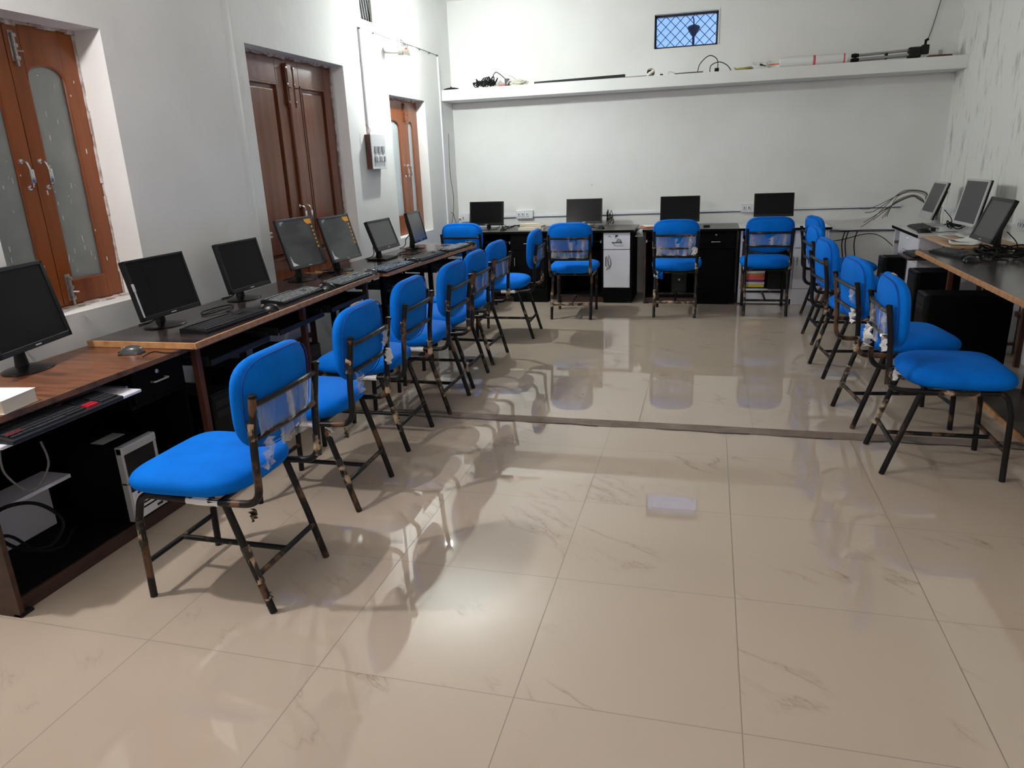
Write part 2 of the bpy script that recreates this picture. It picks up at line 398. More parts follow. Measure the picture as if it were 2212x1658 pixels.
def pull_handle(y, z, x, parent, s=1.0, m='chrome'):
    b = MB()
    b.tube(bend([(x+.001, y-.008, z+.055*s), (x+.028, y-.004, z+.05*s), (x+.032, y+.002, z+.02*s), (x+.032, y+.004, z-.03*s), (x+.026, y+.006, z-.05*s), (x+.001, y+.008, z-.055*s)], .01), .0048*s, 8)
    b.box(x+.027, x+.037, y-.006*s, y+.014*s, z-.035*s, z+.022*s, .003)
    b.lathe([(.012*s, 0), (.010*s, .005)], (x, y-.008, z+.055*s), 10, 'X'); b.lathe([(.012*s, 0), (.010*s, .005)], (x, y+.008, z-.055*s), 10, 'X')
    return b.build('handle', m, parent, smooth=True)
def tower_bolt(y, z0, z1, x, parent, m='steel'):
    b = MB(); b.box(x, x+.004, y-.014, y+.014, z0, z1, .001); b.tube([(x+.012, y, z0-.02), (x+.012, y, z1-.01)], .006, 8)
    for z in (z0+.012, (z0+z1)/2, z1-.02): b.box(x+.002, x+.020, y-.011, y+.011, z-.008, z+.008, .002)
    b.tube([(x+.012, y, (z0+z1)/2-.02), (x+.035, y+.018, (z0+z1)/2-.022)], .0045, 6)
    return b.build('bolt', m, parent, smooth=True)
def specks(parent, ys, zs, x, n, seed, m='speck'):
    rnd = random.Random(seed); b = MB()
    for _ in range(n):
        y, z = rnd.uniform(*ys), rnd.uniform(*zs); a, h = rnd.uniform(.001, .003), rnd.uniform(.002, .012)
        b.box(x, x+.0015, y-a, y+a, z-h, z+h)
    return b.build('paint_splashes', m, parent)
def outer_frame(win, x, wood, parent, w=.03, top=.03):
    y0, y1, z0, z1 = win; b = MB()
    b.box(x-.07, x-.004, y0, y0+w, z0, z1, .002); b.box(x-.07, x-.004, y1-w, y1, z0, z1, .002)
    b.box(x-.07, x-.004, y0+w, y1-w, z1-top, z1, .002); b.box(x-.07, x-.004, y0+w, y1-w, z0, z0+.02, .002)
    b.build('window_frame', wood, parent)
    MB().box(x-.11, x-.08, y0, y1, z0, z1).build('outer_board', 'net', parent)
def ragged_edge(win, x, parent, seed, sides='tb'):
    """broken mortar along the joint between frame and plaster"""
    rnd = random.Random(seed); y0, y1, z0, z1 = win; b = MB()
    if 'b' in sides:
        y = y0
        while y < y1-.02:
            d = rnd.uniform(.02, .06); b.box(x-.005, x+rnd.uniform(.012, .05), y, min(y+d, y1), z0-.001, z0+rnd.uniform(.004, .014), .002); y += d
    if 't' in sides:
        y = y0
        while y < y1-.02:
            d = rnd.uniform(.02, .05); b.box(x-.005, x+rnd.uniform(.004, .012), y, min(y+d, y1), z1-rnd.uniform(.008, .022), z1+.001, .002); y += d
    if 'r' in sides:
        z = z0
        while z < z1-.02:
            d = rnd.uniform(.03, .09); b.box(x-.005, x+rnd.uniform(.002, .008), y1-rnd.uniform(.004, .016), y1+.001, z, min(z+d, z1), .002); z += d
    return b.build('mortar_edge', 'plaster_rough', parent)
def window_root(name): o = bpy.data.objects.new(name, None); C.objects.link(o); return struct(o)
# window 1: near, two leaves with arched frosted glass
x1 = XL-.15; r1 = window_root('window_1'); outer_frame(W1, x1, 'teak', r1, .02)
for k, (a, b_) in enumerate(((W1[0]+.015, 2.598), (2.602, W1[1]-.012))):
    s = leaf(a, b_, W1[2]+.012, W1[3]-.02, x1, 'teak', 'frost', r1, (.072, .085) if k else (.085, .072), .105, .14, .07, k)
    if k: s_r = s
    pull_handle(b_-.045 if k == 0 else a+.045, 1.43, x1, s)
    specks(s, (a+.02, b_-.02), (W1[2]+.1, W1[3]-.08), x1-.012 if 0 else x1+.0005, 10, 3+k); specks(s, (a+.09, b_-.09), (W1[2]+.15, W1[3]-.2), x1-.0155, 22, 8+k)
tower_bolt(2.645, W1[2]+.03, W1[2]+.15, x1, s_r); tower_bolt(2.632, W1[3]-.16, W1[3]-.04, x1, s_r)
ragged_edge(W1, x1, r1, 5, 'tbr')
# window 2: solid panelled shutters
x2 = XL-.11; r2 = window_root('window_2'); outer_frame(W2, x2, 'teak_dark', r2, .03)
for k, (a, b_) in enumerate(((W2[0]+.025, 4.683), (4.687, W2[1]-.025))):
    s = leaf(a, b_, W2[2]+.02, W2[3]-.025, x2, 'teak_dark', None, r2, (.14, .10) if k else (.10, .14), .16, .15, 0, k)
    pull_handle(b_-.03 if k == 0 else a+.045, 1.10, x2+.004, s, 1.1)
    tower_bolt(b_-.04 if k == 0 else a+.045, W2[3]-.30, W2[3]-.05, x2+.004, s, 'teak_dark')
    if k == 0: MB().box(x2, x2+.014, a+.03, a+.15, 1.005, 1.018, .002).box(x2, x2+.014, a+.03, a+.15, .980, .993, .002).build('hook', 'ivory', s)
MB().box(x2, x2+.02, 4.655, 4.715, W2[2]+.03, W2[3]-.04, .006).build('cover_strip', 'teak_dark', r2)
ragged_edge(W2, x2, r2, 9, 'tr')
# window 3: far, narrow arched glass
x3 = XL-.09; r3 = window_root('window_3'); outer_frame(W3, x3, 'teak', r3, .02)
for k, (a, b_) in enumerate(((W3[0]+.015, 6.578), (6.582, W3[1]-.012))):
    s = leaf(a, b_, W3[2]+.012, W3[3]-.02, x3, 'teak', 'frost_pale', r3, (.10, .12) if k else (.12, .10), .17, .17, .08, k)
    pull_handle(b_-.04 if k == 0 else a+.04, 1.35, x3, s, .9)
tower_bolt(6.60, W3[3]-.2, W3[3]-.03, x3, s, 'teak_dark')
ragged_edge(W3, x3, r3, 12, 't')
# window 4: small vent high on the left wall, black net and a board
r4 = window_root('window_4')
MB().box(XL-.055, XL-.04, W4[0], W4[1], W4[2], W4[3]).build('dark_net', 'net', r4)
MB().box(XL-.035, XL-.015, W4[0]+.25, W4[1], W4[2]+.01, W4[3], .004).build('beige_board', 'beige', r4)
b = MB()
for k in range(6):
    y = W4[0]+.02+k*.045; b.tube([(XL-.036, y+.03, W4[2]), (XL-.036, y-.01, W4[2]+.18), (XL-.036, y+.02, W4[3])], .0015, 5)
b.build('net_threads', 'paper', r4)
MB().box(XL-.02, XL-.005, W4[0], W4[1], W4[2], W4[2]+.012, .003).build('broken_sill', 'plaster_rough', r4)
# window 5: back wall, iron frame with diamond mesh
r5 = window_root('window_5'); x0, xx1, z0, z1 = BW; yy = YB+.05
b = MB()
for a in ((x0, xx1, z0, z0+.018), (x0, xx1, z1-.018, z1), (x0, x0+.018, z0, z1), (xx1-.018, xx1, z0, z1)):
    b.box(a[0], a[1], yy, yy+.025, a[2], a[3], .002)
b.build('window_frame', 'iron', r5)
b = MB(); Wd, Hh = xx1-x0, z1-z0; sp = .092
k = -8
while k*sp < Wd+Hh:
    for sgn in (1, -1):
        pts = []
        for t in (0, 1):
            z = z0+Hh*t; x = x0+k*sp+(Hh*t if sgn > 0 else Hh*(1-t)); pts.append([x, z])
        (xa, za), (xb, zb) = pts
        def clip(xa, za, xb, zb):
            out = []
            for t in [i/60 for i in range(61)]:
                x = xa+(xb-xa)*t; z = za+(zb-za)*t
                if x0 <= x <= xx1: out.append((x, z))
            return (out[0], out[-1]) if len(out) > 1 else None
        c = clip(xa, za, xb, zb)
        if c: b.tube([(c[0][0], yy+.01, c[0][1]), (c[1][0], yy+.01, c[1][1])], .0032, 5)
    k += 1
b.build('diamond_mesh', 'iron', r5)
b = MB()
for a in ((x0-.0, xx1+.012, z1, z1+.012), (xx1, xx1+.012, z0, z1)): b.box(a[0], a[1], YB-.006, YB+.01, a[2], a[3], .002)
b.build('plaster_lip', 'paper', r5)
# lamp outside the back window
t = thing('street_lamp', 'dark lamp on a post seen outside through the diamond mesh window', 'lamp', (-.25, 9.4, 0))
MB().tube([(0, 0, 0), (0, 0, 2.74)], .014, 8).build('post', 'iron', t, True)
MB().lathe([(.012, -.02), (.03, 0), (.075, .075), (.06, .095), (.012, .11)], (0, 0, 2.715), 16).build('lamp_head', 'iron', t, True)
MB().tube(bend([(0, 0, 2.82), (.0, 0, 2.88), (-.03, 0, 2.93)], .02), .008, 6).build('top_hook', 'iron', t, True)

# ---------------------------------------------------------------- concrete shelf on the back wall
SZ = 2.115
struct(MB().box(XL, XR, 7.40, YB, 2.01, SZ, .004).build('trim_4', 'wall'))

# ---------------------------------------------------------------- wall wiring
def trunking(name, label, x0_, x1_, y0_, y1_, z0_, z1_, group=None):
    return tag(MB().box(x0_, x1_, y0_, y1_, z0_, z1_, .002).build(name, 'trunk'), label, 'cable cover', group)
trunking('wire_trunking', 'white vertical plastic trunking running from the wall top line down to the switch board', XL, XL+.014, 5.615, 5.645, 1.66, 2.43)
trunking('wire_trunking', 'white vertical plastic trunking in the far left corner beside the shelf end', XL, XL+.014, 7.345, 7.375, .78, 2.42)
t = thing('ceiling_trunking', 'blue-white vertical trunking dropping from the ceiling beside the small vent', 'cable cover', (XL, 6.215, 2.42))
MB().box(0, .02, -.016, .016, 0, ZC-2.42, .002).build('cover', 'trunk', t)
t = thing('wire_run', 'thin dark horizontal wire run along the left wall above the far window', 'cable', (XL, 5.62, 2.43))
cable('wire', [(.012, 0, 0), (.010, .3, .004), (.016, .6, -.004), (.012, 1.1, .004), (.012, 1.74, 0)], .0035, 'cable_grey', t)
b = MB()
for y in (.0, .25, .9, 1.25, 1.5, 1.72): b.box(0, .016, y-.006, y+.006, -.007, .007, .002)
b.build('clip', 'groove', t)
# back wall trunking: white cover with a dark lower joint, in one long run
t = thing('wall_trunking', 'long white trunking with dark lower joint along the back wall above the desks', 'cable cover', (XL, YB, .81))
def sloped(b, xa, xb, za, zb, th, y0_, y1_):
    b.prism([(xa, za), (xb, zb), (xb, zb+th), (xa, za+th)], y0_, y1_, 'Y')
b = MB(); sloped(b, .0, 4.45, 0, .035, .022, -.014, 0); b.build('cover', 'trunk', t)
b = MB(); sloped(b, .0, 4.45, -.008, .027, .007, -.010, 0); b.build('joint', 'groove', t)
t = thing('wall_trunking', 'short white trunking low in the right back corner under the loose cable bunch', 'cable cover', (1.02, YB, .62))
b = MB(); sloped(b, .06, 1.04, 0, .004, .028, -.014, 0); b.build('cover', 'trunk', t)
b = MB(); sloped(b, .06, 1.04, -.008, -.004, .007, -.010, 0); b.build('joint', 'groove', t)
t = thing('wall_trunking', 'white trunking at desk height on the right wall behind the monitors', 'cable cover', (XR, 4.2, .83))
MB().box(-.014, 0, 0, 3.5, 0, .022, .002).build('cover', 'trunk', t)
# switch board on the left wall (wooden box, white plate, two rows)
t = thing('switch_board', 'wooden switch board with two rows of switches on the left wall', 'switch board', (XL, 5.55, 1.385))
MB().box(0, .05, 0, .26, 0, .265, .003).build('back_box', 'rust', t)
MB().box(.05, .058, -.002, .262, -.002, .267, .002).build('face_plate', 'switch', t)
for k in range(3): MB().box(.058, .066, .04+k*.07, .085+k*.07, .125, .175, .002).build('socket_outlet', 'switch_grey', t)
for k in range(5): MB().box(.058, .068, .035+k*.042, .063+k*.042, .055, .098, .003).build('rocker_switch', 'trunk' if k % 2 else 'switch_grey', t)
cable('loose_wire', [(.03, .03, .265), (.045, .02, .30), (.03, -.02, .34)], .002, 'red', t)
def socket(name, label, loc, rotz, n, dark=True):
    t = thing(name, label, 'socket', loc, rotz)
    wd = .05+.045*n; MB().box(-wd/2, wd/2, -.035, 0, -.045, .045, .004).build('socket_box', 'switch', t)
    for k in range(n):
        x = -wd/2+.03+k*.045
        s = MB().box(x-.015, x+.015, -.041, -.034, -.024, .024, .003).build('rocker_switch' if k % 2 else 'socket_outlet', 'trunk', t)
        MB().box(x-.004, x+.004, -.0425, -.0405, -.012, .012).build('slot', 'groove', s)
    return t
socket('wall_socket', 'white switch socket plate on the back wall above the stacked books', (-1.92, YB, .845), 0, 3)
socket('wall_socket', 'white switch socket plate on the back wall just left of the rightmost back monitor', (.385, YB, .865), 0, 2)
socket('wall_socket', 'cream socket plate on the right wall beside the near black monitor', (XR, 5.62, .86), -PI/2, 3)
socket('wall_socket', 'cream socket box low in the back left corner under the vertical trunking', (-2.60, YB, .82), 0, 1)

# the bulbs
def bulb(loc, col, strength, label, holder=True):
    x, y, z = loc
    t = thing('light_bulb', label, 'light bulb', (XL, y, z))
    dx = x-XL
    g = mat('glowing_bulb', (1, 1, 1), .4, emit=(col, strength))
    MB().lathe([(.031, -.004), (.034, .004), (.034, .014), (.029, .027), (.018, .036), (0, .039)], (dx, 0, 0), 24, 'X').build('bulb_globe', g, t, True)
    MB().lathe([(.014, -.075), (.018, -.070), (.022, -.045), (.031, -.012), (.0335, -.004), (.030, -.0035)], (dx, 0, 0), 24, 'X').build('bulb_body', 'ivory', t, True)
    MB().lathe([(.012, -.125), (.020, -.120), (.020, -.078), (.014, -.074)], (dx, 0, 0), 16, 'X').build('bulb_holder', 'ivory', t, True)
    MB().tube(spline([(dx-.12, 0, 0), (.03, .0, .012), (.0, .01, .05)]), .008, 8).build('holder_arm', 'steel', t, True)
    return t
bulb(*BULB_SEEN, 'lit round bulb on the left wall above the far window')
bulb(*BULB_NEAR, 'lit round bulb high on the left wall near the viewer')
t = thing('added_fill_light', 'added tube-shaped fill light on the unseen wall behind the viewer', 'fill light', FILL_BEHIND[0])  # invented out-of-view emitter, put in to lift the shaded areas
MB().tube([(-.6, 0, 0), (.6, 0, 0)], .016, 16).build('fill_tube', mat('fill_glow', (1, 1, 1), .4, emit=(FILL_BEHIND[1], FILL_BEHIND[2])), t, True)
MB().box(-.64, .64, -.07, -.03, -.02, .02, .004).box(-.64, -.60, -.04, .02, -.02, .02, .003).box(.60, .64, -.04, .02, -.02, .02, .003).build('fitting', 'trunk', t)
# the bundle of old fittings beside the bulb
t = thing('bulb_fittings', 'tangle of small brass and white fittings on the wire left of the lit bulb', 'light fitting', (XL, 6.25, 2.42))
b = MB(); b.tube(spline([(.01, -.05, -.02), (.04, .0, -.05), (.05, .09, -.03), (.03, .16, -.02), (.02, .24, .0)]), .006, 7); b.build('bracket', 'steel', t, True)
MB().box(.0, .04, -.03, .02, -.09, .05, .004).build('junction_box', 'trunk', t)
MB().lathe([(.016, -.03), (.020, -.02), (.018, .02), (.010, .03)], (.05, .10, -.045), 14, 'Y').build('brass_cap', 'ply', t, True)
MB().lathe([(.014, -.02), (.018, 0), (.010, .02)], (.06, .165, -.05), 14, 'Y').build('red_cap', 'red', t, True)
MB().lathe([(.014, -.03), (.02, 0), (.012, .03)], (.04, .05, -.03), 14, 'Z').build('white_cap', 'ivory', t, True)
cable('loose_wire', [(.02, .02, .03), (.05, .08, .0), (.03, .14, .03), (.05, .22, -.02), (.02, .30, .01)], .003, 'cable_grey', t)

# ---------------------------------------------------------------- chairs
def pillow(w_t, w_b, h, t, n_t=3.4, n_b=2.8, seg=56, rings=9, edge=.55, curve=0.0, crown=0.0):
    """soft cushion lying in XZ, thickness along Y; returns MB"""
    b = MB(); out = []
    def rad(a):
        c, s_ = math.cos(a), math.sin(a); n = n_t if s_ > 0 else n_b
        k = (abs(c)**n+abs(s_)**n)**(-1/n); return c*k, s_*k
    def pt(a, r, side):
        c, s_ = rad(a); z = s_*r*h/2; wz = w_b+(w_t-w_b)*(z/h+.5); x = c*r*wz/2
        prof = (1-r**4.5)**edge if r < 1 else 0
        y = side*t/2*prof+curve*(x/(w_t/2))**2+(crown*(1-r*r) if side > 0 else 0)
        return (x, y, z)
    rr = [0, .3, .55, .72, .84, .92, .965, .99, 1.0]
    rows = {}
    for side in (1, -1):
        rs = []
        for r in rr:
            if r == 0: rs.append([b.bm.verts.new(pt(0, 0, side))])
            elif r == 1.0 and side == -1: rs.append(rows[1][-1])
            else: rs.append([b.bm.verts.new(pt(2*PI*k/seg, r, side)) for k in range(seg)])
        rows[side] = rs
        for i in range(len(rs)-1):
            A, B = rs[i], rs[i+1]
            for k in range(seg):
                k2 = (k+1) % seg
                if len(A) == 1: b.bm.faces.new((A[0], B[k], B[k2]))
                else: b.bm.faces.new((A[k], A[k2], B[k2], B[k]))
    return b, rad
def make_chair():
    """origin on the floor under the middle, seat front towards +Y"""
    t = thing('office_chair', '', 'chair')
    R = .0125
    for s in (-1, 1):
        # one bent tube: back post, seat rail and the knee of the front leg
        MB().tube(bend([(s*.186, -.285, .760), (s*.184, -.262, .60), (s*.182, -.255, .40), (s*.180, -.10, .392), (s*.180, .205, .398), (s*.180, .232, .30)], .062, 7), R, 12).build('side_rail', 'frame', t, True)
        MB().lathe([(R, 0), (R*1.12, .001), (R*1.12, .010), (R*.7, .013)], (s*.186, -.2865, .758), 12).build('post_cap', 'plastic', t, True)
        MB().tube([(s*.180, .2315, .305), (s*.179, .240, 0)], R*1.02, 12).build('leg', 'frame', t, True)
        MB().tube([(s*.178, -.118, .392), (s*.180, -.180, .19), (s*.178, -.236, 0)], R*1.02, 12).build('leg', 'frame', t, True)
    # rungs: rear and front bars joined by a long middle bar
    MB().tube([(-.178, -.198, .135), (.178, -.198, .135)], .010, 10).build('rear_rung', 'frame', t, True)
    MB().tube([(-.178, .236, .135), (.178, .236, .135)], .010, 10).build('front_rung', 'frame', t, True)
    MB().tube([(0, -.198, .135), (0, .236, .135)], .010, 10).build('middle_rung', 'frame', t, True)
    MB().tube([(-.18, -.09, .388), (.18, -.09, .388)], .009, 8).tube([(-.18, .17, .390), (.18, .17, .390)], .009, 8).build('seat_support', 'frame', t, True)
    for z, y in ((.735, -.281), (.622, -.265)):
        MB().tube(bend([(-.184, y, z), (-.12, y-.010, z), (.12, y-.010, z), (.184, y, z)], .05), .0095, 8).build('back_bar', 'frame', t, True)
    # backrest cushion
    b, rad = pillow(.410, .385, .315, .086, 3.8, 3.0, curve=.014)
    bk = b.build('backrest', 'blue', t, True); bk.location = (0, -.236, .712); bk.rotation_euler = (math.radians(4), 0, 0)
    sm = MB(); pts = []
    for k in range(49):
        c, s_ = rad(2*PI*k/48); z = s_*.955*.1575; wz = .385+.025*(z/.315+.5); x = c*.955*wz/2; pts.append((x, -.0265+.014*(x/.205)**2, z))
    sm.tube(pts, .0022, 5, cap=False).build('seam', 'blue_seam', bk, True)
    # seat cushion: pillow turned flat
    b, rad = pillow(.455, .43, .43, .097, 5.2, 3.4, curve=0, edge=.42, crown=.006)
    st = b.build('seat', 'blue', t, True); st.location = (0, .036, .446); st.rotation_euler = (math.radians(90), 0, 0)
    st.rotation_euler = (math.radians(90), 0, math.radians(180))
    return t
chair0 = make_chair()
def scrap(name, m, pts, seed, parent, size=.03, flat=.3):
    """crumpled torn sheet hung at a point"""
    rnd = random.Random(seed); b = MB(); n = 6
    (x, y, z) = pts; g = []
    for i in range(n+1):
        row = []
        for j in range(n+1):
            u, v = i/n-.5, j/n-.5; wob = 1-.5*abs(v)*rnd.random()
            row.append(b.bm.verts.new((x+u*size*wob+rnd.uniform(-1, 1)*size*.07, y+rnd.uniform(-1, 1)*size*flat*.5, z+v*size*1.5*(1-.4*abs(u)*rnd.random()))))
        g.append(row)
    for i in range(n):
        for j in range(n):
            if (i in (0, n-1) or j in (0, n-1)) and rnd.random() < .28: continue
            b.bm.faces.new((g[i][j], g[i+1][j], g[i+1][j+1], g[i][j+1]))
    return b.build(name, m, parent, True)
def wrap_sheet(parent, x0_, x1_, z0_, z1_, y, seed):
    rnd = random.Random(seed); b = MB(); nx, nz = 16, 8; g = []
    for i in range(nx+1):
        row = []
        for j in range(nz+1):
            u, v = i/nx, j/nz
            row.append(b.bm.verts.new((x0_+(x1_-x0_)*u, y+.004*math.sin(9*u+seed)+rnd.uniform(-.003, .003), z0_+(z1_-z0_)*v+rnd.uniform(-.004, .004)*(1 if j in (0, nz) else .3))))
        g.append(row)
    for i in range(nx):
        for j in range(nz): b.bm.faces.new((g[i][j], g[i+1][j], g[i+1][j+1], g[i][j+1]))
    return b.build('plastic_wrap', 'clear_film', parent, True)
def tape_wrap(parent, a, b_, seed, m='tape'):
    """ragged tape left round a tube from a to b"""
    rnd = random.Random(seed); a, b_ = Vector(a), Vector(b_); n = 7
    pts = [a+(b_-a)*i/n for i in range(n+1)]
    return MB().tube(pts, .014, 9, radii=[.0125+rnd.uniform(.0002, .0032) for _ in pts]).build('tape_remnant', m, parent, True)
CH = [  # x, y of the middle, rotation (deg), label, extras
 (-1.585, 1.950, 90, 'nearest blue chair of the left row, film between its back bars', 'film'),
 (-1.632, 2.668, 91, 'second blue chair in the left row, torn plastic on its back post', 'torn'),
 (-1.680, 3.330, 91, 'third blue chair in the left row, tight cover, small tape bits', 'little'),
 (-1.650, 3.900, 90, 'fourth blue chair from the viewer in the left row', 'little'),
 (-1.672, 4.400, 91, 'fifth blue chair from the viewer in the left row, pale wrap behind', 'film'),
 (-1.690, 4.965, 88, 'sixth blue chair from the viewer in the left row, mostly hidden', 'film'),
 (-1.590, 5.750, 92, 'last blue chair at the far end of the left row', 'film'),
 (-2.235, 6.72, 2, 'blue chair tucked in the far left corner behind the end of the left tables', 'none'),
 (-1.180, 6.565, 2, 'blue chair before the back desk beside the white drawer and door', 'bar'),
 (-.262, 6.715, 0, 'blue chair before the middle back desk, torn strips on its legs', 'bar_torn'),
 (.518, 6.845, 0, 'blue chair before the white topped back desk with the books on its shelf', 'film'),
 (1.036, 3.450, -90, 'nearest blue chair of the right row, whole seat and legs in view', 'film_torn'),
 (.985, 4.045, -83, 'second blue chair in the right row, ragged plastic on its bars', 'torn'),
 (.965, 4.930, -84, 'third blue chair in the right row, back seen edge on', 'little'),
 (1.01, 5.800, -86, 'fourth blue chair in the right row, mostly hidden by nearer ones', 'none'),
 (1.10, 6.620, -80, 'farthest blue chair of the right row, beside the white back desk', 'none'),
]
for i, (x, y, r, lab, ex) in enumerate(CH):
    t = chair0 if i == 0 else copy_tree(chair0)
    t.location = (x, y, 0); t.rotation_euler = (0, 0, math.radians(r)); t['label'] = lab; t['group'] = 'blue chairs at the computer desks'
CHO = [o for o in C.objects if o.name.startswith('office_chair')]
for i, ((x, y, r, lab, ex), t) in enumerate(zip(CH, CHO)):
    rnd = random.Random(i*13+1)
    if 'film' in ex: wrap_sheet(t, -.165, .165, .625, .735, -.281, i)
    if 'film' in ex and i in (0, 11): wrap_sheet(t, -.05 if i == 0 else -.12, .10 if i == 0 else .0, .555, .618, -.276, i+40)
    if ex != 'none':
        tape_wrap(t, (-.186, -.270, .68), (-.184, -.264, .62), i)
        tape_wrap(t, (.182, -.256, .50), (.182, -.256, .42), i+50)
        tape_wrap(t, (.180, .10, .396), (.180, -.05, .392), i+90)
        tape_wrap(t, (-.180, .02, .393), (-.180, -.10, .392), i+130, 'film')
        tape_wrap(t, (-.179, -.165, .24), (-.178, -.205, .11), i+170)
    if 'torn' in ex:
        scrap('torn_plastic', 'film', (.16, -.285, .60), i, t, .05, .6); scrap('torn_plastic', 'clear_film', (.14, -.29, .70), i+3, t, .06, .5)
        scrap('torn_plastic', 'film', (-.17, -.14, .37), i+5, t, .045, .8)
    if i in (0, 1): scrap('torn_plastic', 'clear_film', (-.15, -.29, .57), i+9, t, .07, .5); scrap('torn_tape', 'tape', (-.18, -.22, .36), i+7, t, .03, .8)
    if i == 0:
        tape_wrap(t, (-.1795, .236, .20), (-.1795, .233, .30), 301); tape_wrap(t, (.1795, .238, .24), (.18, .228, .34), 302); tape_wrap(t, (.179, .2375, .20), (.179, .238, .17), 303)
        scrap('torn_tape', 'tape', (-.178, -.225, .05), 61, t, .03, .8)
    if 'bar' in ex:
        MB().tube([(-.182, -.256, .545), (.182, -.256, .545)], .0085, 8).build('back_bar', 'frame', t, True)
        wrap_sheet(t, -.165, .165, .56, .735, -.281, i)
        tape_wrap(t, (-.17, -.198, .135), (.17, -.198, .135), i+200)
    if 'bar_torn' == ex:
        for q in ((.181, -.258), (-.181, -.258)): pass
        tape_wrap(t, (.178, -.175, .21), (.178, -.232, .02), 400); scrap('cover_scrap', 'blue', (-.13, -.16, .375), 77, t, .05, .9)
    if i in (1, 11):
        b = MB(); b.tube(spline([(-.05, -.235, .864), (-.02, -.24, .868), (.02, -.235, .865)]), .006, 6); b.build('cover_tear', 'ply', t, True)
    if i == 11: scrap('torn_plastic', 'film', (-.14, -.29, .57), 91, t, .08, .7)

# ---------------------------------------------------------------- monitors
MONG = {'L': 'monitors on the left tables', 'B': 'monitors on the back desks', 'R': 'monitors on the right tables'}
def monitor(label, fit, grp, style='black', base='oval', zt=.72, sticker=False, logo=True, bz=.016, bot=.022, scale=1.0):
    x, y, zc, yaw, tilt, w_, h_ = fit
    a = math.radians(yaw); nx, ny = -math.sin(a), -math.cos(a)
    if scale != 1.0:
        x, y = x*scale, y*scale; zc = CAM_H+(zc-CAM_H)*scale; w_ *= scale; h_ *= scale
    t = thing('computer_monitor', label, 'monitor', (x-nx*.03, y-ny*.03, zt), -a, MONG[grp])
    zc -= zt; th = math.radians(tilt)
    body, bez, scr = {'black': ('plastic', 'bezel', 'screen'), 'grey': ('plastic', 'bezel_grey', 'screen_film'), 'silver': ('plastic', 'silver', 'screen_grey'), 'matte': ('plastic', 'bezel', 'screen_grey')}[style]
    R = Matrix.Translation((0, -.03, zc)) @ Matrix.Rotation(-th, 4, 'X')
    # panel in its own frame: screen normal -Y
    hd = thing_part('display_head', t); hd.matrix_local = R
    W, H = w_/2, h_/2
    d0 = .022
    MB().box(-W, W, .004, d0, -H, H, .004).build('rear_housing', body, hd)
    MB().box(-W*.68, W*.68, d0-.002, d0+.026, -H*.72, H*.62, .010).build('rear_bulge', body, hd)
    b = MB()
    b.box(-W, W, -.006, .006, H-bz, H, .0025); b.box(-W, W, -.006, .006, -H, -H+bot, .0025)
    b.box(-W, -W+bz, -.006, .006, -H, H, .0025); b.box(W-bz, W, -.006, .006, -H, H, .0025)
    b.build('bezel', bez, hd)
    MB().box(-W+bz-.002, W-bz+.002, -.002, .004, -H+bot-.002, H-bz+.002).build('screen', scr, hd)
    if logo:
        b = MB(); 
        for k in range(5): b.box(-.016+k*.0068, -.011+k*.0068, -.0072, -.006, -H+bot*.35, -H+bot*.35+.005)
        b.build('logo', 'silver', hd)
    if sticker:
        st = MB(); st.prism([(W-bz-.075, H-bz), (W-bz, H-bz), (W-bz, H-bz-.034), (W-bz-.05, H-bz-.034), (W-bz-.068, H-bz-.018)], -.0035, -.0025, 'Y'); st.build('corner_sticker', 'orange', hd)
        b = MB()
        for k in range(6): b.lathe([(.0085, 0), (.0085, .001)], (W-bz-.012, -.0025, H-bz-.055-k*.026), 12, 'Y')
        b.build('round_stickers', 'orange', hd)
        MB().prism([(-W+bz, -H+bot), (-W+bz+.055, -H+bot), (-W+bz+.015, -H+bot+.022), (-W+bz, -H+bot+.07)], -.004, -.0025, 'Y').build('peeled_film', 'film', hd)
        MB().prism([(-W+bz, H-bz), (-W+bz+.05, H-bz), (-W+bz, H-bz-.03)], -.004, -.0025, 'Y').build('peeled_film', 'clear_film', hd)
    # neck and base
    nb = 'silver' if style == 'silver' and base == 'silver' else 'plastic'
    b = MB(); zt_ = zc-H*.35
    b.tube([(0, .022, .012), (0, .024, zt_*.5), (0, .006+math.sin(th)*-.0+.02, zt_)], .02, 12, radii=[.026, .017, .020]); b.build('neck', nb, t, True)
    if base == 'oval':
        MB().lathe([(.0, .020), (.03, .019), (.08, .010), (.105, .006), (.108, .003), (.106, 0), (0, 0)], (0, 0, 0), 36, sy=.78).build('base', 'bezel' if style != 'silver' else 'plastic', t, True)
    elif base == 'rect':
        MB().box(-.11, .11, -.085, .075, 0, .014, .005).build('base', 'plastic', t)
    else:
        MB().box(-.085, .085, -.08, .07, 0, .012, .005).box(-.05, .05, -.01, .03, .010, .05, .008).build('base', 'silver', t)
    # lead hanging from the back
    cable('lead', [(.05, .05, zc-H*.5), (.07, .10, zc-H*.9), (.09, .11, .03), (.06, .12, .006), (-.03, .125, .004)], .0035, 'cable', t)
    return t
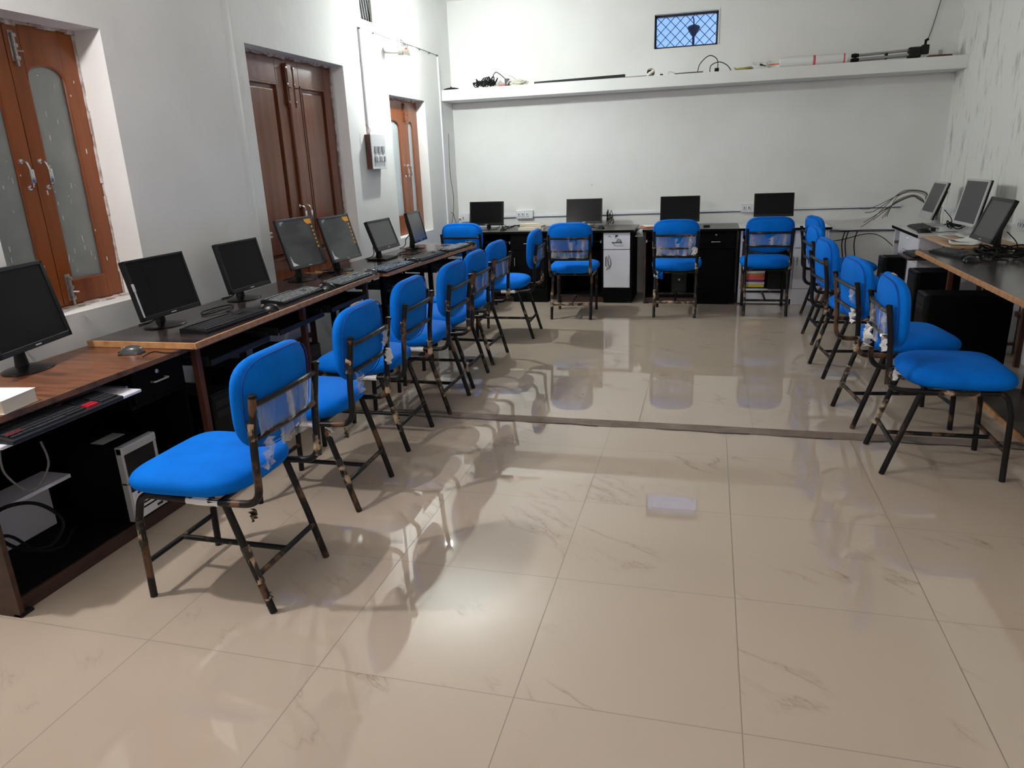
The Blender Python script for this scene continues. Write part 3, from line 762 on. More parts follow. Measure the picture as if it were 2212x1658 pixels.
FIT = {
'M0':(-2.469,2.079,0.955,-102.5,11.3,0.405,0.310),
'M1':(-2.465,2.820,0.912,-89.4,12.7,0.384,0.277),
'M2':(-2.489,3.487,0.910,-89.2,12.9,0.363,0.274),
'M3':(-2.501,4.134,0.961,-84.5,15.8,0.362,0.317),
'M4':(-2.425,4.509,0.948,-86.8,15.8,0.365,0.307),
'M5':(-2.396,5.130,0.907,-88.7,19.2,0.388,0.232),
'M6':(-2.398,5.810,0.901,-95.0,13.0,0.363,0.256),
'B1':(-2.236,7.336,0.888,3.8,8.0,0.372,0.242),
'B2':(-1.224,7.433,0.886,-1.1,10.6,0.366,0.245),
'B3':(-0.267,7.320,0.895,-2.3,12.4,0.374,0.243),
'B4':(0.599,7.394,0.910,-0.1,13.7,0.359,0.218),
'R1':(1.923,7.287,0.928,89.5,17.9,0.384,0.324),
'R2':(2.036,6.668,0.943,85.1,11.2,0.419,0.364),
'R3':(1.864,5.642,0.897,89.1,20.7,0.406,0.301)}
monitor('large black monitor cut by the left edge on the brown near desk', FIT['M0'], 'L', bz=.018, scale=1.033, zt=.692)
m1 = monitor('black monitor with a silver strip on its left bezel, first on the dark left tables', FIT['M1'], 'L', bz=.012)
hd = [c for c in m1.children if c.name.startswith('display_head')][0]
MB().box(-.190, -.182, -.010, -.006, -.12, .01, .001).box(-.193, -.180, -.012, -.006, .0, .035, .002).build('loose_strip', 'silver', hd)
monitor('square black monitor between the strip-marked monitor and the first orange-stickered one', FIT['M2'], 'L', bz=.014)
monitor('grey-bezelled monitor with orange stickers, the nearer of the two before the wooden shutters', FIT['M3'], 'L', 'grey', sticker=True)
monitor('grey-bezelled monitor with orange stickers, the farther of the two before the wooden shutters', FIT['M4'], 'L', 'grey', sticker=True)
monitor('small grey-screened monitor on a square foot, left tables beyond the stickered pair', FIT['M5'], 'L', 'matte', 'rect', bot=.03)
monitor('last monitor of the left tables, seen narrow before the far window', FIT['M6'], 'L', 'matte')
monitor('leftmost wide black monitor on the back desks, glossy screen', FIT['B1'], 'B', bz=.014)
monitor('second wide black monitor from the left on the back desks, above the white drawer desk', FIT['B2'], 'B', bz=.014)
monitor('third wide black monitor from the left on the back desks, behind a chair back', FIT['B3'], 'B', bz=.010)
monitor('rightmost wide black monitor on the back desks, above the white topped desk', FIT['B4'], 'B', bz=.010, logo=False)
ZW = .745
monitor('silver-framed monitor in the far right corner, deep silver lower bezel', FIT['R1'], 'R', 'silver', 'silver', zt=ZW, bot=.055, scale=.95)
monitor('tall silver-framed monitor, middle of the three on the right', FIT['R2'], 'R', 'silver', 'silver', zt=ZW, scale=.915)
monitor('black tilted monitor on the dark right table, nearest of the three on the right', FIT['R3'], 'R', 'matte', 'rect', bz=.022, bot=.03, scale=.955)

# ---------------------------------------------------------------- desks
def desk(label, loc, rotz, w_, d_=.56, top='grey_top', body='dark', door='dark', handle='steel', split=.58, zt=.72, top_edge='dark', tray='dark', tray_out=0, plinth='plinth', cubby=True, white_cubby=False, corner_shelf=False, group='cabinet computer desks', back='dark'):
    """origin at front-left floor corner, front towards -Y"""
    t = thing('computer_desk', label, 'desk', loc, rotz, group)
    th = .018; xs = w_*split; zi = zt-.022
    MB().box(-.015, w_+.015, -.02, d_, zt-.022, zt, .002).build('desktop', top, t)
    MB().box(-.016, w_+.016, -.024, -.019, zt-.023, zt-.001, .001).build('front_edging', top_edge, t)
    MB().box(0, th, 0, d_-.01, 0, zi).build('side_panel', 'plinth' if body == 'dark' else body, t)
    MB().box(w_-th, w_, 0, d_-.01, 0, zi).build('side_panel', body, t)
    MB().box(xs, xs+th, .01, d_-.01, .05 if door else .53, zi).build('divider', body, t)
    door_, door = door, door or 'dark'
    MB().box(th, w_-th, d_-.022, d_-.012, .05, zi).build('back_panel', back, t)
    MB().box(th, w_-th, .03, d_-.02, .055, .073).build('bottom_shelf', body, t)
    MB().box(th, w_-th, .02, .036, .0, .055 if not plinth == 'tall' else .15).build('plinth', 'plinth', t) if plinth != 'white' else MB().box(th, xs, .0, .016, .01, .15).build('plinth', 'white_lam', t)
    for x in (.0, w_-.05): MB().box(x, x+.05, -.004, .03, 0, .012, .002).build('foot', 'plastic', t)
    # keyboard tray
    tz = .615
    MB().box(th+.012, xs-.012, -tray_out, .34, tz-.012, tz, .003).build('keyboard_tray', tray, t)
    for q in (th, xs-.012): MB().box(q, q+.012, 0, .36, tz-.02, tz+.004).build('tray_runner', 'steel', t)
    # drawer and door
    dz = .53
    dr = MB().box(xs+th+.003, w_-th-.003, -.004, .012, dz+.003, zi-.004, .002).build('drawer', door, t)
    cx = (xs+w_)/2
    MB().lathe([(.009, 0), (.009, .004), (.005, .008)], (cx, -.004, zi-.035), 14, 'Y').build('lock', handle, dr, True)
    MB().tube(bend([(cx-.04, -.004, dz+.07), (cx-.04, -.026, dz+.07), (cx+.04, -.026, dz+.07), (cx+.04, -.004, dz+.07)], .008), .0042, 8).build('handle', handle, dr, True)
    if not door_:
        MB().box(xs, w_-th, .0, d_-.02, .515, .53).build('drawer_bottom', body, t)
        return t
    do = MB().box(xs+th+.003, w_-th-.003, -.004, .012, .155, dz-.003, .002).build('door', door, t)
    hx = xs+th+.03
    MB().tube(bend([(hx, -.004, .46), (hx, -.026, .455), (hx, -.026, .375), (hx, -.004, .37)], .008), .0042, 8).build('handle', handle, do, True)
    MB().box(xs+th, w_-th, .0, .014, .0, .150).build('lower_panel', body, t)
    return t
# back row
desk('black computer desk in the far left corner under the leftmost back monitor', (-2.46, 7.13, 0), 0, .90, handle='chrome')
desk('computer desk with white drawer and door, back row', (-1.46, 7.14, 0), 0, .755, door='white_lam', split=.60, handle='plastic')
d3 = desk('black computer desk with brown side and steel handles, middle of the back row', (-.59, 7.13, 0), 0, .862, handle='chrome', split=.56)
d4 = desk('white topped computer desk with white panels at the right of the back row', (.305, 7.15, 0), 0, .77, top='white_top', body='white_lam', door='white_lam', split=.60, plinth='white', handle='chrome', back='white_lam')
d2_ = [o for o in C.objects if o.get('label', '').startswith('computer desk with white drawer')][0]
for ch in list(d2_.children):
    if ch.name.startswith('drawer'):
        b = MB()
        for p in ([(.52, .655), (.535, .665), (.55, .65)], [(.60, .60), (.615, .635), (.64, .625), (.655, .59)], [(.61, .615), (.645, .61)], [(.555, .605), (.575, .59)], [(.59, .67), (.595, .64)]):
            b.tube([(x, -.0055, z) for x, z in p], .0028, 5)
        b.build('ink_scribble', 'bezel_grey', ch)
    if ch.name.startswith('door'):
        MB().tube([(x, -.0055, z) for x, z in ((.50, .33), (.515, .345), (.545, .36), (.52, .38), (.515, .43), (.525, .475), (.545, .43), (.548, .385), (.535, .365))], .0028, 5).build('ink_loop', 'bezel_grey', ch)
# near left desk
d0 = desk('brown topped black computer desk at the near left, keyboard tray pulled out', (-2.185, 1.565, 0), PI/2, .96, d_=.475, zt=.692, top='brown_top', top_edge='brown_edge', tray='white_lam', tray_out=.075, split=.67, handle='steel', door=None)
# right white desk
dw = desk('white topped computer desk in the right corner with curved corner shelves', (1.57, 6.96, 0), -PI/2, .80, d_=.49, top='white_top', body='white_lam', door='white_lam', split=.22, zt=ZW, handle='chrome', tray='plinth')
for z in (.60, .44, .25):
    b = MB(); pts = [(0, 0)]+[(-.20*math.sin(a*PI/2/10), .20*(1-0)*math.cos(a*PI/2/10)*1) for a in range(11)]
    b.prism([(-x_-0, y_) for x_, y_ in [(p[0], p[1]) for p in pts]] if 0 else [(p[0], .22-p[1]) for p in pts] if 0 else [(p[0], p[1]+.10) for p in pts], z, z+.015); b.build('corner_shelf', 'white_lam', dw)
MB().box(-.012, 0, .28, .47, 0, .72).build('end_panel', 'white_lam', dw)

# near desk's cubby: white board inside left
t = thing('white_shelf_box', 'small white shelf board box inside the near left desk under the keyboard tray', 'shelf', (-2.52, 1.62, .073))
MB().box(0, .14, 0, .42, .215, .230, .001).build('shelf_board', 'white_lam', t)
MB().box(0, .012, 0, .42, 0, .215, .001).build('back_board', 'white_lam', t)
MB().box(.0, .14, 0, .012, 0, .215, .001).build('side_board', 'white_lam', t)

# ---------------------------------------------------------------- plain tables
def table(label, loc, rotz, L_, D_, legs, zt=.72, th=.024, rail=True, legm='dark', top='dark_top', group='dark topped tables with wooden edging', trays=()):
    """origin at near-front floor corner; length along +Y, depth along -X (front edge at x=0)"""
    t = thing('computer_table', label, 'table', loc, rotz, group)
    MB().box(-D_, -.012, .012, L_-.012, zt-th, zt, .001).build('tabletop', top, t)
    b = MB(); b.box(-.012, 0, 0, L_, zt-th-.002, zt+.0005, .001); b.box(-D_, -.012, 0, .012, zt-th-.002, zt+.0005, .001); b.box(-D_, -.012, L_-.012, L_, zt-th-.002, zt+.0005, .001)
    b.build('wood_edging', 'edge', t)
    for (x, y) in legs:
        MB().box(x-.015, x+.015, y-.015, y+.015, 0, zt-th, .002).build('leg', legm, t)
    b = MB(); ys = [l[1] for l in legs]; xs = [l[0] for l in legs]
    b.box(min(xs)-.01, max(xs)+.01, min(ys)-.01, min(ys)+.01, .10, .12); b.box(min(xs)-.01, max(xs)+.01, max(ys)-.01, max(ys)+.01, .10, .12)
    b.box(min(xs)-.012, min(xs)+.012, min(ys), max(ys), .30, .33)
    b.box(max(xs)-.012, max(xs)+.012, min(ys), max(ys), zt-th-.03, zt-th)
    b.build('rail', legm, t)
    for (y0_, y1_) in trays:
        tr = MB().box(-.34, -.07, y0_, y1_, zt-.135, zt-.122, .002).build('keyboard_tray', 'dark', t)
        b = MB()
        for y in (y0_, y1_): b.box(-.33, -.06, y-.006, y+.006, zt-.14, zt-.10, .001); b.box(-.20, -.185, y-.006, y+.006, zt-.13, zt-th)
        b.box(-.052, -.044, y0_, y1_, zt-.14, zt-.115)
        b.build('tray_bracket', 'plastic_grey', tr)
    return t
AN = math.atan2(-(-2.125+2.075), 1.93)
table('first dark table along the left wall, nearest, four monitors on it', (-2.078, 2.500, 0), .022, 1.94, .555, [(-.08, .09), (-.50, .09), (-.08, 1.02), (-.50, 1.02), (-.08, 1.85), (-.50, 1.85)], legm='rust', trays=((.14, .62), (.72, 1.2), (1.3, 1.78)))
table('second dark table along the left wall, farther one ending before the corner chair', (-2.070, 4.445, 0), -.073, 1.62, .57, [(-.08, .06), (-.50, .06), (-.08, .82), (-.50, .82), (-.08, 1.52), (-.50, 1.52)], zt=.7195, trays=((.12, .6), (.9, 1.4)))
# right table: front edge faces -X, so it is turned half round
table('dark table with light wooden edging along the right wall', (1.372, 5.455, 0), PI, 2.75, .66, [(-.20, .12), (-.60, .30), (-.42, .95), (-.30, 2.6), (-.62, 2.6)], legm='rust')
# bare board lying between the right table and the white desk
tag(MB().box(1.585, 2.02, 5.47, 6.13, ZW-.020, ZW-.002, .002).build('bare_board', 'ply'), 'bare light wooden board bridging the white desk and the dark right table', 'board')
for y in (5.55, 6.05): pass
t = thing('board_stand', 'dark stand under the bare wooden board at the right', 'stand', (1.83, 5.58, 0))
for dx, dy in ((0, 0), (.15, 0), (0, .45), (.15, .45)): MB().box(dx-.012, dx+.012, dy-.012, dy+.012, 0, ZW-.02).build('leg', 'rust', t)
# low boards on the floor under the right table
t = thing('floor_board', 'long grey board with light edge lying on the floor under the right table', 'board', (1.52, 2.4, 0))
MB().box(.012, .50, 0, 2.2, 0, .022, .001).build('board', 'floorboard', t); MB().box(0, .012, 0, 2.2, 0, .023, .001).build('board_edge', 'edge', t)
# pale panels standing behind the right table
for lab, y0_, y1_ in (('pale lilac panel against the right wall behind the black sideways tower', 5.50, 6.02), ('pale lilac panel against the right wall beyond the rust coloured leg', 4.75, 5.25)):
    t = tag(MB().box(2.03, 2.065, y0_, y1_, 0, .62, .002).build('wall_panel', 'white_lam'), lab, 'panel')

# ---------------------------------------------------------------- computer towers
def tower(label, loc, rotz, w_=.18, d_=.42, h_=.40, style='black', group='computer towers under the tables'):
    """front towards -Y, origin at the middle of the front bottom edge"""
    t = thing('computer_tower', label, 'computer tower', loc, rotz, group)
    MB().box(-w_/2, w_/2, .03, d_, .008, h_, .003).build('case', 'dark', t)
    for x in (-w_/2+.02, w_/2-.04): MB().box(x, x+.02, .05, d_-.04, 0, .009).build('foot', 'plastic', t)
    if style == 'silver':
        b = MB(); b.box(-w_/2, -w_/2+.012, 0, .03, .01, h_, .003); b.box(w_/2-.012, w_/2, 0, .03, .01, h_, .003); b.box(-w_/2, w_/2, -.004, .03, h_-.035, h_, .006); b.box(-w_/2, w_/2, .0, .03, h_*.52, h_*.54)
        b.build('front_frame', 'silver', t)
        MB().box(-w_/2+.012, w_/2-.012, .006, .03, h_*.40, h_-.035).build('drive_panel', 'bezel', t)
        fr = MB().box(-w_/2+.012, w_/2-.012, -.003, .03, .012, h_*.40, .006).build('lower_grille', 'white_lam', t)
        b = MB()
        for k in range(5): b.box(-w_/2+.035, w_/2-.035, -.0045, -.002, .05+k*.018, .056+k*.018)
        b.build('grille_slot', 'dark', fr)
        MB().box(.03, .06, -.0045, -.002, .025, .035).build('badge', 'bezel', t)
        MB().box(-w_/2+.02, w_/2-.05, .10, .16, h_, h_+.003, .001).build('top_label', 'beige', t)
    else:
        MB().box(-w_/2, w_/2, 0, .031, .008, h_, .008).build('front_panel', 'plastic', t)
        for k in range(2): MB().box(-w_/2+.018, w_/2-.018, -.003, .003, h_-.065-k*.05, h_-.03-k*.05, .002).build('drive_bay', 'plastic_grey', t)
        if style == 'ring':
            b = MB(); pts = [(.045*math.cos(a*PI/10)*.8, -.003, h_*.55+.05*math.sin(a*PI/10)) for a in range(4, 17)]; b.tube(pts, .003, 6); b.build('ring_badge', 'chrome', t, True)
        MB().lathe([(.010, 0), (.010, .004), (.007, .005)], (0, 0, h_*.48), 16, 'Y').build('power_button', 'steel', t, True)
        b = MB()
        for k in range(4): b.box(-w_/2+.03, w_/2-.03, -.0015, .001, .05+k*.018, .056+k*.018)
        b.build('grille_slot', 'plastic_grey', t)
    return t
tower('black and silver computer tower with louvred lower front inside the near left desk', (-2.165, 2.183, .073), PI/2, .185, .30, .33, 'silver')
for k, (y, x, lab) in enumerate(((2.76, -2.18, 'black tower under the left tables below the monitor with the silver strip'), (3.22, -2.25, 'black tower under the left tables behind the nearest chair back'), (3.62, -2.20, 'black tower under the left tables behind the second chair back'), (4.75, -2.25, 'black tower under the farther left table behind the fourth chair'), (5.45, -2.22, 'black tower under the farther left table near the last chair'))):
    tower(lab, (x, y, 0), PI/2+.05*(k % 3-1), .18, .34, .42)
tower('black tower inside the middle back desk, behind the torn chair legs', (-.25, 7.20, .073), 0, .15, .36, .32)
tower('tall black tower standing left of the white corner desk', (1.42, 6.62, 0), -PI/2+.1, .16, .40, .53) if 0 else None
tower('tall black tower before the white corner desk, rear one of three at the right', (1.385, 6.50, 0), -PI/2, .17, .17, .54)
tower('black tower with a chrome ring badge under the right side tables', (1.41, 5.62, 0), -PI/2, .22, .28, .56, 'ring')
t = tower('large black tower standing side on under the dark right table, nearest of three', (1.31, 4.95, 0), -PI/2, .20, .48, .52)
t = thing('black_case', 'black cased box standing under the white topped back desk', 'computer tower', (.535, 7.09, .155))
# ---------------------------------------------------------------- keyboards and mice
KG = 'keyboards on the tables'
def keyboard(label, loc, rotz, keys='keys', w_=.43, d_=.145, red=False, group=KG, body='plastic'):
    """origin at the middle, front (user side) towards -Y"""
    t = thing('keyboard', label, 'keyboard', loc, rotz, group)
    b = MB(); b.prism([(-d_/2, 0), (d_/2, 0), (d_/2, .022), (d_/2-.02, .026), (-d_/2, .012)], -w_/2, w_/2, 'X'); b.build('base', body, t)
    def kz(y): return .0125+(y+d_/2)/d_*.0135
    def block(name, x0_, x1_, y0_, y1_, nx, ny, m):
        b = MB(); dx, dy = (x1_-x0_)/nx, (y1_-y0_)/ny
        for i in range(nx):
            for j in range(ny):
                yc = y0_+(j+.5)*dy; z = kz(yc); b.box(x0_+i*dx+.0012, x0_+(i+1)*dx-.0012, y0_+j*dy+.0012, y0_+(j+1)*dy-.0012, z-.002, z+.0065)
        return b.build(name, m, t)
    block('main_keys', -w_/2+.012, w_*.155, -d_/2+.030, d_/2-.040, 15, 4, keys)
    MB().box(-w_*.28, -w_*.02, -d_/2+.012, -d_/2+.027, kz(-d_/2+.02)-.002, kz(-d_/2+.02)+.0065, .001).build('space_bar', keys, t)
    block('bottom_keys', -w_/2+.012, -w_*.285, -d_/2+.012, -d_/2+.028, 4, 1, keys); block('bottom_keys', -w_*.01, w_*.155, -d_/2+.012, -d_/2+.028, 4, 1, keys)
    block('function_keys', -w_/2+.012, w_*.155, d_/2-.030, d_/2-.016, 13, 1, keys)
    block('arrow_keys', w_*.175, w_*.285, -d_/2+.012, -d_/2+.046, 3, 2, 'keys_red' if red else keys)
    block('navigation_keys', w_*.175, w_*.285, d_/2-.072, d_/2-.040, 3, 2, keys)
    block('number_pad', w_*.305, w_/2-.012, -d_/2+.012, d_/2-.040, 4, 5, keys)
    if red: block('red_keys', -w_/2+.014, -w_/2+.075, -d_/2+.030, -d_/2+.062, 3, 2, 'keys_red')
    b = MB(); b.tube(spline([(-.02, d_/2, .015), (-.03, d_/2+.03, .008), (.02, d_/2+.06, .003)]), .0028, 6); b.build('lead', 'cable', t, True)
    return t
def mouse(label, loc, rotz, m='plastic', lead=None, group='computer mice', sz=1.0):
    t = thing('computer_mouse', label, 'mouse', loc, rotz, group)
    b = MB(); nx, ny = 10, 16; g = []
    L_, W_ = .105*sz, .062*sz
    for j in range(ny+1):
        v = j/ny*2-1; row = []
        hw = W_/2*(1-abs(v)**3.2)**.5*(1-.10*(v > 0)*v); top = .036*sz*(1-abs(v+.15)**2.4*.75) if abs(v) < 1 else .006
        for i in range(nx+1):
            u = i/nx*2-1; z = .002+(top-.002)*max(0, 1-abs(u)**2.6)**.6
            row.append(b.bm.verts.new((u*max(hw, .0005), v*L_/2, z)))
        g.append(row)
    for j in range(ny):
        for i in range(nx): b.bm.faces.new((g[j][i], g[j][i+1], g[j+1][i+1], g[j+1][i]))
    b.build('body', m, t, True)
    MB().box(-W_*.44, W_*.44, -L_*.46, L_*.44, 0, .005, .002).build('underside', 'plastic', t)
    MB().lathe([(.009, -.003), (.010, 0), (.009, .003)], (0, L_*.28, .024*sz), 12, 'X').build('scroll_wheel', 'steel', t, True)
    p = lead or [(0, L_*.5, .008), (.01, L_*.5+.05, .003), (-.02, L_*.5+.12, .003), (.01, L_*.5+.17, .003)]
    cable('lead', p, .0024, 'cable', t)
    return t
Q = PI/2
keyboard('black keyboard, nearest on the dark left tables, white smudge on it', (-2.205, 2.895, .72), Q-.03, 'keys', w_=.47)
mouse('black glossy mouse at the far end of the nearest dark-table keyboard', (-2.165, 3.185, .72), Q+.25, 'bezel')
keyboard('film-covered grey keyboard, second on the left tables', (-2.238, 3.545, .72), Q+.02, 'keys_film')
mouse('dark mouse between the second and third keyboards of the left tables', (-2.175, 3.805, .72), Q+.3, 'bezel')
keyboard('film-covered keyboard before the farther orange-stickered monitor', (-2.195, 4.11, .72), Q, 'keys_film')
mouse('dark mouse beside the far end of the third keyboard of the left tables', (-2.165, 4.375, .72), Q+.2, 'bezel_grey')
keyboard('pale blue-grey keyboard where the two left tables meet', (-2.13, 4.645, .7195), Q-.05, 'keys_blue')
mouse('dark mouse past the pale blue-grey keyboard', (-2.085, 4.91, .7195), Q+.2, 'bezel')
keyboard('black keyboard before the small square-footed monitor', (-2.085, 5.19, .7195), Q-.07, 'keys')
mouse('dark mouse past the black keyboard on the farther left table', (-2.045, 5.455, .7195), Q+.1, 'bezel')
keyboard('flat black keyboard, last on the left tables beside the corner chair', (-2.04, 5.735, .7195), Q-.07, 'keys_film', w_=.42, d_=.125)
mouse('black mouse at the far tip of the left tables', (-1.995, 5.995, .7195), Q, 'plastic')
keyboard('black keyboard with red keys on the pulled out white tray of the near left desk', (-2.155, 1.845, .615), Q, 'keys', red=True, w_=.46, body='plastic_grey', group=KG)
mouse('dark blue-black mouse on the brown near left desk', (-2.33, 2.41, .692), Q+.35, 'bezel_grey', lead=[(0, .052, .008), (.06, .03, .004), (.13, -.03, .004), (.10, -.12, .003), (.05, -.22, .004), (-.02, -.26, .004), (-.04, -.16, .004), (-.02, -.10, .008), (-.085, -.08, .004)])
mouse('black mouse on the leftmost back desk by the books', (-2.03, 7.22, .72), 0, 'plastic', sz=.9)
mouse('black mouse on the back desk with the white drawer', (-1.03, 7.28, .72), .6, 'plastic', sz=.9)
keyboard('dark keyboard on the white desk in the right corner', (1.685, 6.62, ZW), -Q-.05, 'keys', w_=.40, d_=.13)
mouse('black mouse on the white corner desk', (1.64, 6.32, ZW), -Q, 'plastic')
keyboard('dark film-crumpled keyboard on the near end of the dark right table', (1.535, 5.19, .72), -Q+.25, 'keys', w_=.36, d_=.13)
mouse('black mouse beside the keyboard on the dark right table', (1.54, 4.88, .72), -Q+.3, 'bezel')
# low pulled-out tray and keyboard between right desks
t = thing('sliding_tray', 'brown sliding keyboard tray sticking out under the bare board at the right', 'tray', (1.42, 5.80, .60))
MB().box(0, .36, 0, .33, 0, .015, .004).build('tray_board', 'plinth', t); MB().box(.30, .33, .0, .015, .015, .125).box(.30, .33, .315, .33, .015, .125).build('tray_hanger', 'steel', t)
keyboard('black keyboard on the brown sliding tray at the right', (1.52, 5.965, .615), -Q, 'keys', w_=.31, d_=.13)

# ---------------------------------------------------------------- small things on desks
def book(label, loc, rz, w_, d_, h_, cover, group, cat='book'):
    t = thing('book', label, cat, loc, rz, group)
    MB().box(-w_/2+.003, w_/2-.002, -d_/2+.003, d_/2-.003, .0015, h_-.0015).build('pages', 'paper_edge', t)
    b = MB(); b.box(-w_/2, w_/2, -d_/2, d_/2, 0, .0015); b.box(-w_/2, w_/2, -d_/2, d_/2, h_-.0015, h_); b.box(-w_/2, -w_/2+.0015, -d_/2, d_/2, 0, h_); b.build('cover', cover, t)
    return t
z = .72
for k, (lab, w_, d_, h_, c, rz, dx) in enumerate((('lowest cream book of the stack on the leftmost back desk', .26, .19, .018, 'paper', .1, 0), ('middle cream book of the stack on the leftmost back desk', .23, .17, .022, 'ivory', -.05, .01), ('top book with a pale orange cover on the leftmost back desk', .20, .15, .016, 'paper_edge', .2, -.02))):
    book(lab, (-1.76+dx, 7.36, z), rz, w_, d_, h_, c, 'books on the leftmost back desk'); z += h_
z = .158
for k, (lab, h_, c, rz) in enumerate((('yellow-edged book at the bottom of the coloured stack in the white back desk', .03, 'yellow', .0), ('cream book second from the bottom of the coloured stack', .022, 'paper', .05), ('purple book in the middle of the coloured stack', .02, 'purple', -.04), ('pink book above the purple one in the coloured stack', .03, 'pink', .03), ('orange book near the top of the coloured stack', .03, 'orange_card', -.02), ('grey-white book on top of the coloured stack', .02, 'paper', .04))):
    book(lab, (.43, 7.27, z), rz+PI/2, .18, .22, h_, c, 'coloured books in the white back desk'); z += h_
# shelf inside the white desk carrying the books and a black case
MB().box(.02, .46, .03, .5, .14, .1575).build('inner_shelf', 'dark', d4)
bpy.data.objects.remove(bpy.data.objects['black_case'])
t = thing('computer_tower', 'black tower lying beside the coloured books in the white back desk', 'computer tower', (.66, 7.10, .1575), 0, 'computer towers under the tables')
MB().box(-.095, .085, .0, .36, 0, .32, .004).build('case', 'dark', t); MB().box(-.095, .085, -.012, .0, .0, .32, .004).build('front_panel', 'plastic', t)
book('thick cream book cut by the left edge on the brown near desk', (-2.27, 1.73, .692), .15, .20, .15, .045, 'paper', 'book on the near desk')
t = thing('folder', 'orange-red folder on the left end of the middle back desk', 'folder', (-.50, 7.40, .72), .35)
MB().box(-.13, .13, -.09, .09, 0, .012, .002).build('cover', 'orange_card', t); MB().box(-.12, .12, -.085, .085, .012, .016).build('papers', 'paper', t)
tag(MB().box(-.04, .02, 7.25, 7.30, .72, .742, .004).build('power_adapter', 'plastic'), 'small black adapter on the middle back desk right of its monitor', 'adapter')
t = thing('power_strip', 'grey power strip on a ledge in the gap between the two back desks', 'power strip', (-.64, 7.30, .655))
MB().box(-.045, .035, -.08, .30, -.012, 0, .002).build('ledge', 'beige', t); MB().box(-.035, .03, -.05, .25, 0, .035, .004).build('strip_body', 'switch_grey', t)
for k in range(3): MB().lathe([(.016, 0), (.016, .004)], (0, .0+k*.09, .035), 12).build('outlet', 'ivory', t)
tag(MB().box(-.32, -.12, 7.50, 7.62, .72, .745, .004).build('paper_pile', 'paper'), 'white papers behind the third back monitor', 'papers')
def paper(label, loc, rz, w_, d_, seed, lines=True, group='loose papers on the right desks', curl=.02):
    rnd = random.Random(seed); t = thing('paper_sheet', label, 'paper', loc, rz, group); b = MB(); n = 10; g = []
    for i in range(n+1):
        row = []
        for j in range(n+1):
            u, v = i/n-.5, j/n-.5; row.append(b.bm.verts.new((u*w_, v*d_, .001+curl*(max(0, abs(u)-.15)*1.6)**2*(1+.5*v)+.004*abs(math.sin(5*u+4*v+seed)))))
        g.append(row)
    for i in range(n):
        for j in range(n): b.bm.faces.new((g[i][j], g[i+1][j], g[i+1][j+1], g[i][j+1]))
    o = b.build('sheet', 'paper', t, True); md = o.modifiers.new('thickness', 'SOLIDIFY'); md.thickness = .001
    return t
paper('large white paper lying curled between the white desk and the dark right table', (1.74, 5.74, ZW), .3, .28, .20, 1, curl=.10)
paper('second white paper under the near black monitor on the right', (1.69, 5.56, ZW), -.2, .18, .15, 4, curl=.05)
paper('white sheet under the middle silver monitor', (1.87, 5.98, ZW), .1, .2, .25, 6, curl=.02)
t = thing('packing_scrap', 'crumpled brown paper scrap under the cables on the dark right table', 'scrap', (1.80, 5.20, .72)); scrap('crumpled_paper', 'tape', (0, 0, .02), 5, t, .12, .5).rotation_euler = (1.2, 0, 0)
# silver box in the white desk niche
def tangle(name, label, c, rad, n, r, m, h=.05, seed=1, cat='cable', flat=.35, group=None):
    rnd = random.Random(seed); t = thing(name, label, cat, c, 0, group)
    for k in range(n):
        pts = []; a0 = rnd.uniform(0, 6); ex = rnd.uniform(.5, 1)
        for i in range(9):
            a = a0+i*.8; pts.append((rad[0]*math.cos(a)*ex*rnd.uniform(.75, 1.05), rad[1]*math.sin(a)*ex*rnd.uniform(.75, 1.05), r+abs(math.sin(i*1.3+k))*h*rnd.uniform(.3, 1)))
        cable('cable_loop', pts, r, m, t)
    return t
tangle('cable_tangle', 'thick tangle of black leads on the dark right table behind its monitor', (1.80, 5.14, .72), (.22, .22), 7, .0042, 'cable', .06, 3)
tangle('cable_tangle', 'loops of black cable beside the silver monitor in the right corner', (1.93, 6.62, ZW), (.07, .14), 4, .0042, 'cable', .06, 5)
tangle('cable_tangle', 'thin leads between keyboard and monitors on the near half of the left tables', (-2.45, 3.15, .72), (.05, .14), 1, .003, 'cable', .01, 8)
tangle('cable_tangle', 'thin leads between the orange-stickered monitors and the wall', (-2.45, 4.32, .72), (.08, .14), 2, .003, 'cable', .015, 9)
tangle('cable_tangle', 'thin leads round the foot of the small square-footed monitor', (-2.33, 5.45, .7195), (.10, .20), 3, .003, 'cable', .012, 10)
tangle('cable_tangle', 'thin black leads beside the leftmost back monitor', (-2.0, 7.45, .72), (.14, .08), 2, .003, 'cable', .04, 11)
tangle('cable_tangle', 'black leads hanging right of the second back monitor', (-.98, 7.60, .72), (.05, .04), 3, .003, 'cable', .17, 12)
tangle('cable_tangle', 'thin leads behind the base of the large near monitor', (-2.58, 1.86, .692), (.05, .12), 2, .003, 'cable_grey', .02, 13)
# thick cable loops in the near desk
t = thing('cable_loops', 'thick black cable loops hanging before the white box in the near left desk', 'cable', (-2.30, 1.70, .10))
cable('cable_loop', [(0, -.12, .22), (.03, -.02, .25), (.02, .10, .20), (.03, .17, .10), (.02, .12, .03), (.02, .02, .06), (0, -.05, .14), (-.02, -.12, .30), (0, -.10, .50)], .007, 'cable', t)
cable('cable_loop', [(.01, -.12, .16), (.03, -.04, .15), (.03, .05, .04), (.02, .16, .0), (-.02, .25, .02)], .006, 'cable', t)
